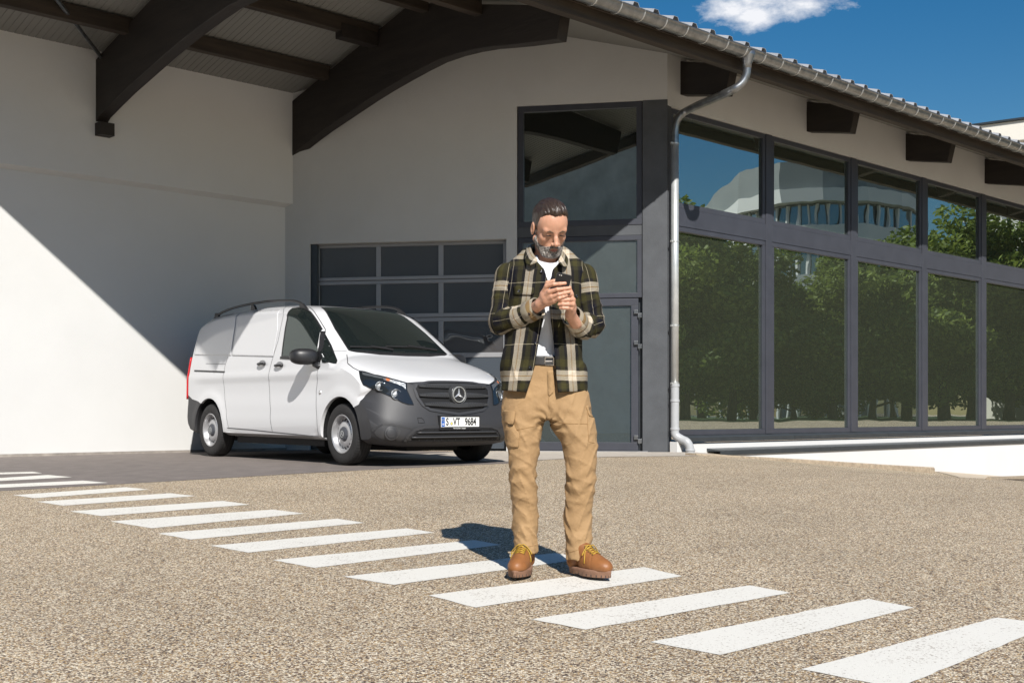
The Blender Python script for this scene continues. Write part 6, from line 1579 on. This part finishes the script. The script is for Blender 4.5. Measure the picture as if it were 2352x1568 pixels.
# collar: stand and two wings, each a thin curved sheet
def sheet(name, grid, parent, u0=0.0, v0=0.0, thick=0.004, du=0.16, dv=0.075):
    nr, nc = len(grid), len(grid[0]); v = [tuple(p) for r in grid for p in r]
    f = [(i*nc+j, i*nc+j+1, (i+1)*nc+j+1, (i+1)*nc+j) for i in range(nr-1) for j in range(nc-1)]
    o = mk(name, v, f, M_PLAID, parent, True); a = o.data.attributes.new('cloth', 'FLOAT_VECTOR', 'POINT')
    a.data.foreach_set('vector', np.array([(u0+1.69+du*j/(nc-1), v0+0.3+dv*i/(nr-1), 0) for i in range(nr) for j in range(nc)], np.float32).ravel())
    s = o.modifiers.new('sub', 'SUBSURF'); s.levels = 2; s.render_levels = 2; sd = o.modifiers.new('s', 'SOLIDIFY'); sd.thickness = thick; sd.offset = 0; o.location = (0, 0, 0); return o
wl = [[H(1222, 560, 0.05), H(1219, 566, 0.01), H(1221, 577, -0.035), H(1227, 587, -0.075), H(1236, 598, -0.108)],
      [H(1211, 566, 0.06), H(1208, 574, 0.00), H(1212, 588, -0.060), H(1219, 596, -0.100), H(1233, 601, -0.125)],
      [H(1205, 574, 0.07), H(1203, 584, 0.00), H(1206, 600, -0.075), H(1211, 612, -0.120), H(1230, 604, -0.140)]]
wr_ = [[H(1288, 566, 0.05), H(1290, 574, 0.01), H(1290, 582, -0.035), H(1287, 590, -0.075), H(1281, 600, -0.108)],
      [H(1296, 572, 0.06), H(1298, 582, 0.00), H(1297, 594, -0.060), H(1294, 600, -0.100), H(1284, 604, -0.128)],
      [H(1301, 580, 0.07), H(1304, 592, 0.00), H(1304, 604, -0.075), H(1302, 616, -0.120), H(1287, 607, -0.140)]]
sheet('collar', wl, shirt, 0.03, 0.0); sheet('collar', wr_, shirt, 0.06, 0.0)
bkc = [[H(1222, 560, 0.05), H(1236, 558, 0.10), H(1256, 560, 0.12), H(1276, 563, 0.10), H(1288, 566, 0.05)], [H(1207, 572, 0.06), H(1230, 574, 0.125), H(1256, 576, 0.14), H(1282, 577, 0.12), H(1300, 580, 0.06)]]
sheet('collar_stand', bkc, shirt, 0.0, 0.1)
def button(tree, px, py, parent, r=0.0062):
    loc, nor = chit(tree, px, py)
    if loc is None: return
    n_ = Vector((nor.x*0.3, -1, nor.z*0.3)).normalized(); m = MB(); m.lathe([(r, 0.0), (r, 0.003), (r*0.75, 0.004), (r*0.6, 0.003), (0.0001, 0.003)], loc+n_*0.006, n_, 16); m.build('button', M_BTN, parent, True)
for p in ((488, 575), (447, 1084), (408, 1262)): button(sb, *c6(*p), shirt)
for p in ((327, 714), (741, 750)): button(sb, *c6(*p), shirt)
def cbutton(center, ax, r, px, py, parent):
    d_ = ray(px, py); t = (Vector(center)-EYE).dot(d_); p = EYE+d_*t; q = Vector(center)+(p-Vector(center)); n_ = Vector((0, -1, 0)); q = q+n_*(r+0.006)
    m = MB(); m.lathe([(0.0066, -0.006), (0.0066, 0.003), (0.005, 0.004), (0.0001, 0.003)], q, n_, 16); m.build('button', M_BTN, parent, True)
cbutton(cA[0]-axA*0.03, axA, cA[1], *c6(403, 880), slA); cbutton(cB[0]-axB*0.03, axB, cB[1], *c6(741, 935), slB)
# ---------- phone ----------
pt = Vector(H(1297, 628.5, pD+0.000)); pb = Vector(H(1281, 690, pD+0.030)); upv = (pt-pb).normalized(); rt = (Vector(H(1313.5, 629.5, pD))-Vector(H(1281, 628, pD))).normalized(); rt = (rt-upv*rt.dot(upv)).normalized(); nf = rt.cross(upv)
if nf.y > 0: nf = -nf
PH = empty('phone', tuple((pt+pb)/2), 0, 'black phone in a matte case held in both of the man\'s hands', 'phone')
m = MB(); hw2, hh2, tk = 0.036, (pt-pb).length/2, 0.0095; n = 6; out = []
for (sx, sy) in ((1, 1), (-1, 1), (-1, -1), (1, -1)):
    for k in range(n+1):
        a0 = {(1, 1): 0, (-1, 1): 90, (-1, -1): 180, (1, -1): 270}[(sx, sy)]; a = radians(a0+90*k/n); out.append((sx*(hw2-0.010)+0.010*cos(a), sy*(hh2-0.010)+0.010*sin(a)))
m.prism([rt*x_+upv*y_+nf*tk/2 for x_, y_ in out], tuple(-nf*tk)); o = m.build('case', M_PHON, PH); recalc(o); bevel(o, 0.002, 3, 50)
m = MB(); ci = rt*(-hw2+0.013)+upv*(hh2-0.011)+nf*(tk/2+0.0008)
m.add([ci+rt*(0.011+0.004*cos(a))*1.0+upv*0.004*sin(a) if cos(a) > 0 else ci+rt*(0.0+0.004*cos(a))+upv*0.004*sin(a) for a in [2*pi*k/20 for k in range(20)]], [tuple(range(20))]); m.build('camera_island', mat('camera_glass', (0.03, 0.03, 0.033), 0.15), PH)
m = MB()
for dx in (0.001, 0.010): m.lathe([(0.003, 0), (0.003, 0.0012), (0.0018, 0.0014), (0.0001, 0.0012)], ci+rt*dx+nf*0.0002, nf, 12)
m.build('camera_lens', M_CHR, PH)
m = MB(); m.prism([rt*x_*0.93+upv*y_*0.97-nf*(tk/2+0.0002) for x_, y_ in out], tuple(-nf*0.0006)); o = m.build('screen', M_EYE, PH); recalc(o)
# ---------- boots ----------
def boot(base, yaw, toe_up=0.0):
    """base: point on the ground under the ankle; yaw turns the toe"""
    ca, sa = cos(yaw), sin(yaw)
    root = empty('boot'); root.parent = MAN; root.location = (0, 0, 0)
    h = 0.004; ext = 0.25
    g = SDF((base[0]-ext, base[1]-ext-0.05, -0.02), (base[0]+ext, base[1]+0.20, 0.21), h)
    dx, dy = g.X-base[0], g.Y-base[1]; lx = ca*dx+sa*dy; ly = -sa*dx+ca*dy; lz = g.Z-base[2]; P = (lx, ly, lz)     # toe towards -y
    up = ell(P, (0, -0.163, 0.048), (0.049, 0.066, 0.042)); up = smin(up, ell(P, (0, -0.09, 0.055), (0.046, 0.085, 0.050)), 0.03)
    up = smin(up, rcone(P, (0, -0.115, 0.070), (0, -0.015, 0.125), 0.034, 0.046), 0.03); up = smin(up, rcone(P, (0, 0.030, 0.060), (0, 0.018, 0.165), 0.042, 0.043), 0.02)
    up = smax(up, 0.030-lz, 0.004); up = smax(up, lz-0.165, 0.004)
    # seams: toe box and collar
    up = up+0.0018*np.exp(-((np.sqrt((ly+0.215)**2+(lx*1.2)**2)-0.095)/0.003)**2)*(lz > 0.045)-0.003*np.exp(-((lz-0.150)/0.012)**2)
    up = up+0.0015*vnoise(P, 70, 21)
    V, Q = g.mesh(up); o = world_mesh('upper', V, Q, M_BOOT, root); o.location = -MAN.location; tree = BVHTree.FromPolygons([tuple(v) for v in V], [tuple(int(i) for i in q) for q in Q])
    # outline of the sole in plan
    def plan(a):
        x = 0.050*np.sin(a); y = -0.080+0.148*-np.cos(a); w = np.interp(y, [-0.235, -0.20, -0.16, -0.10, -0.04, 0.02, 0.06], [0.6, 0.95, 1.10, 1.04, 0.86, 0.80, 0.66]); return x*w*1.06, y
    m = MB(); n = 56; rings = []
    for z, k in ((0.0, 0.97), (0.004, 1.0), (0.020, 1.0), (0.0215, 1.015), (0.034, 1.02), (0.036, 0.98)):
        rings.append([(plan(2*pi*i/n)[0]*k, -0.085+(plan(2*pi*i/n)[1]+0.085)*k, z) for i in range(n)])
    v = []; 
    for r in rings:
        for (x, y, z) in r:
            arch_ = 0.010*exp(-((y+0.035)/0.018)**2) if z < 0.01 else 0
            z2 = z+arch_+toe_up*max(0, (-y-0.12))**1.3*1.0; v.append((base[0]+ca*x-sa*y, base[1]+sa*x+ca*y, base[2]+z2))
    f = [(j*n+i, j*n+(i+1) % n, (j+1)*n+(i+1) % n, (j+1)*n+i) for j in range(len(rings)-1) for i in range(n)]+[tuple(range(n-1, -1, -1)), tuple((len(rings)-1)*n+i for i in range(n))]
    m.add(v, f); o = m.build('sole', M_SOLE, root, angle=50); o.location = -MAN.location
    m = MB()                                                        # tread notches round the edge
    for i in range(0, n, 2):
        x, y = plan(2*pi*i/n); x2, y2 = x*1.004, -0.085+(y+0.085)*1.004; tx, ty = plan(2*pi*(i+0.35)/n)
        q = [(x2, y2, 0.001), (tx*1.006, -0.085+(ty+0.085)*1.006, 0.001), (tx*1.006, -0.085+(ty+0.085)*1.006, 0.013), (x2, y2, 0.013)]
        m.add([(base[0]+ca*a-sa*b, base[1]+sa*a+ca*b, base[2]+c) for a, b, c in q], [(0, 1, 2, 3)])
    o = m.build('tread', M_BELT, root); o.location = -MAN.location
    def W_(x, y, z):
        p = Vector((base[0]+ca*x-sa*y, base[1]+sa*x+ca*y, base[2]+z)); return p
    def drop(x, y, lift=0.003):
        o_ = W_(x, y-0.25, 0.30+0.05); d = (W_(x, y, 0.10)-W_(x, y-0.25*1.0, 0.35)).normalized(); loc, nor, *_ = tree.ray_cast(W_(x, y, 0.10)-d*0.3, d)
        return (loc+nor*lift) if loc else W_(x, y, 0.1)
    m = MB()
    for k in range(5):
        y = -0.125+k*0.022; s = 1 if k % 2 else -1
        m.tube([drop(-0.022*s*1.0, y), drop(0, y+0.006, 0.006), drop(0.022*s, y+0.014)], 0.0020, 6)
        m.tube([drop(0.022*s, y), drop(0, y+0.008, 0.004), drop(-0.022*s, y+0.014)], 0.0020, 6)
    top = drop(0, -0.045, 0.008)
    for s in (-1, 1):
        a = W_(s*0.045, -0.085, 0.118); b = W_(s*0.052, -0.10, 0.085)
        m.tube(smooth_path([top, top+Vector((s*0.012, -0.01, 0.010)), a, W_(s*0.056, -0.085, 0.095), W_(s*0.035, -0.075, 0.112), top]), 0.0024, 6)
        m.tube(smooth_path([top, W_(s*0.03, -0.08, 0.125), b, W_(s*0.050, -0.095, 0.062)]), 0.0024, 6)
    o = m.build('laces', M_LACE, root, True); o.location = -MAN.location
    for s in (-1, 1):
        for k in range(5):
            m = MB(); m.lathe([(0.0045, 0), (0.0035, 0.0025), (0.002, 0.0025)], drop(s*0.024, -0.125+k*0.022, 0.001), (0, -0.6, 0.8), 10)
            o = m.build('eyelet', M_BUTT, root); o.location = -MAN.location
    return root
M_BUTT = mat('brass_eyelet', (0.35, 0.24, 0.10), 0.3, metal=0.9)
def foot_at(px, py, yaw, back):
    t = on_ground(px, py); return (t.x, t.y, gz(t.x, t.y)+0.0112)
bL = (Xp(1207)-0.0, MY+0.030, 0.012); bR = (Xp(1332)-0.006, MY-0.02, 0.012)
boot(bL, radians(-14)); boot(bR, radians(38))
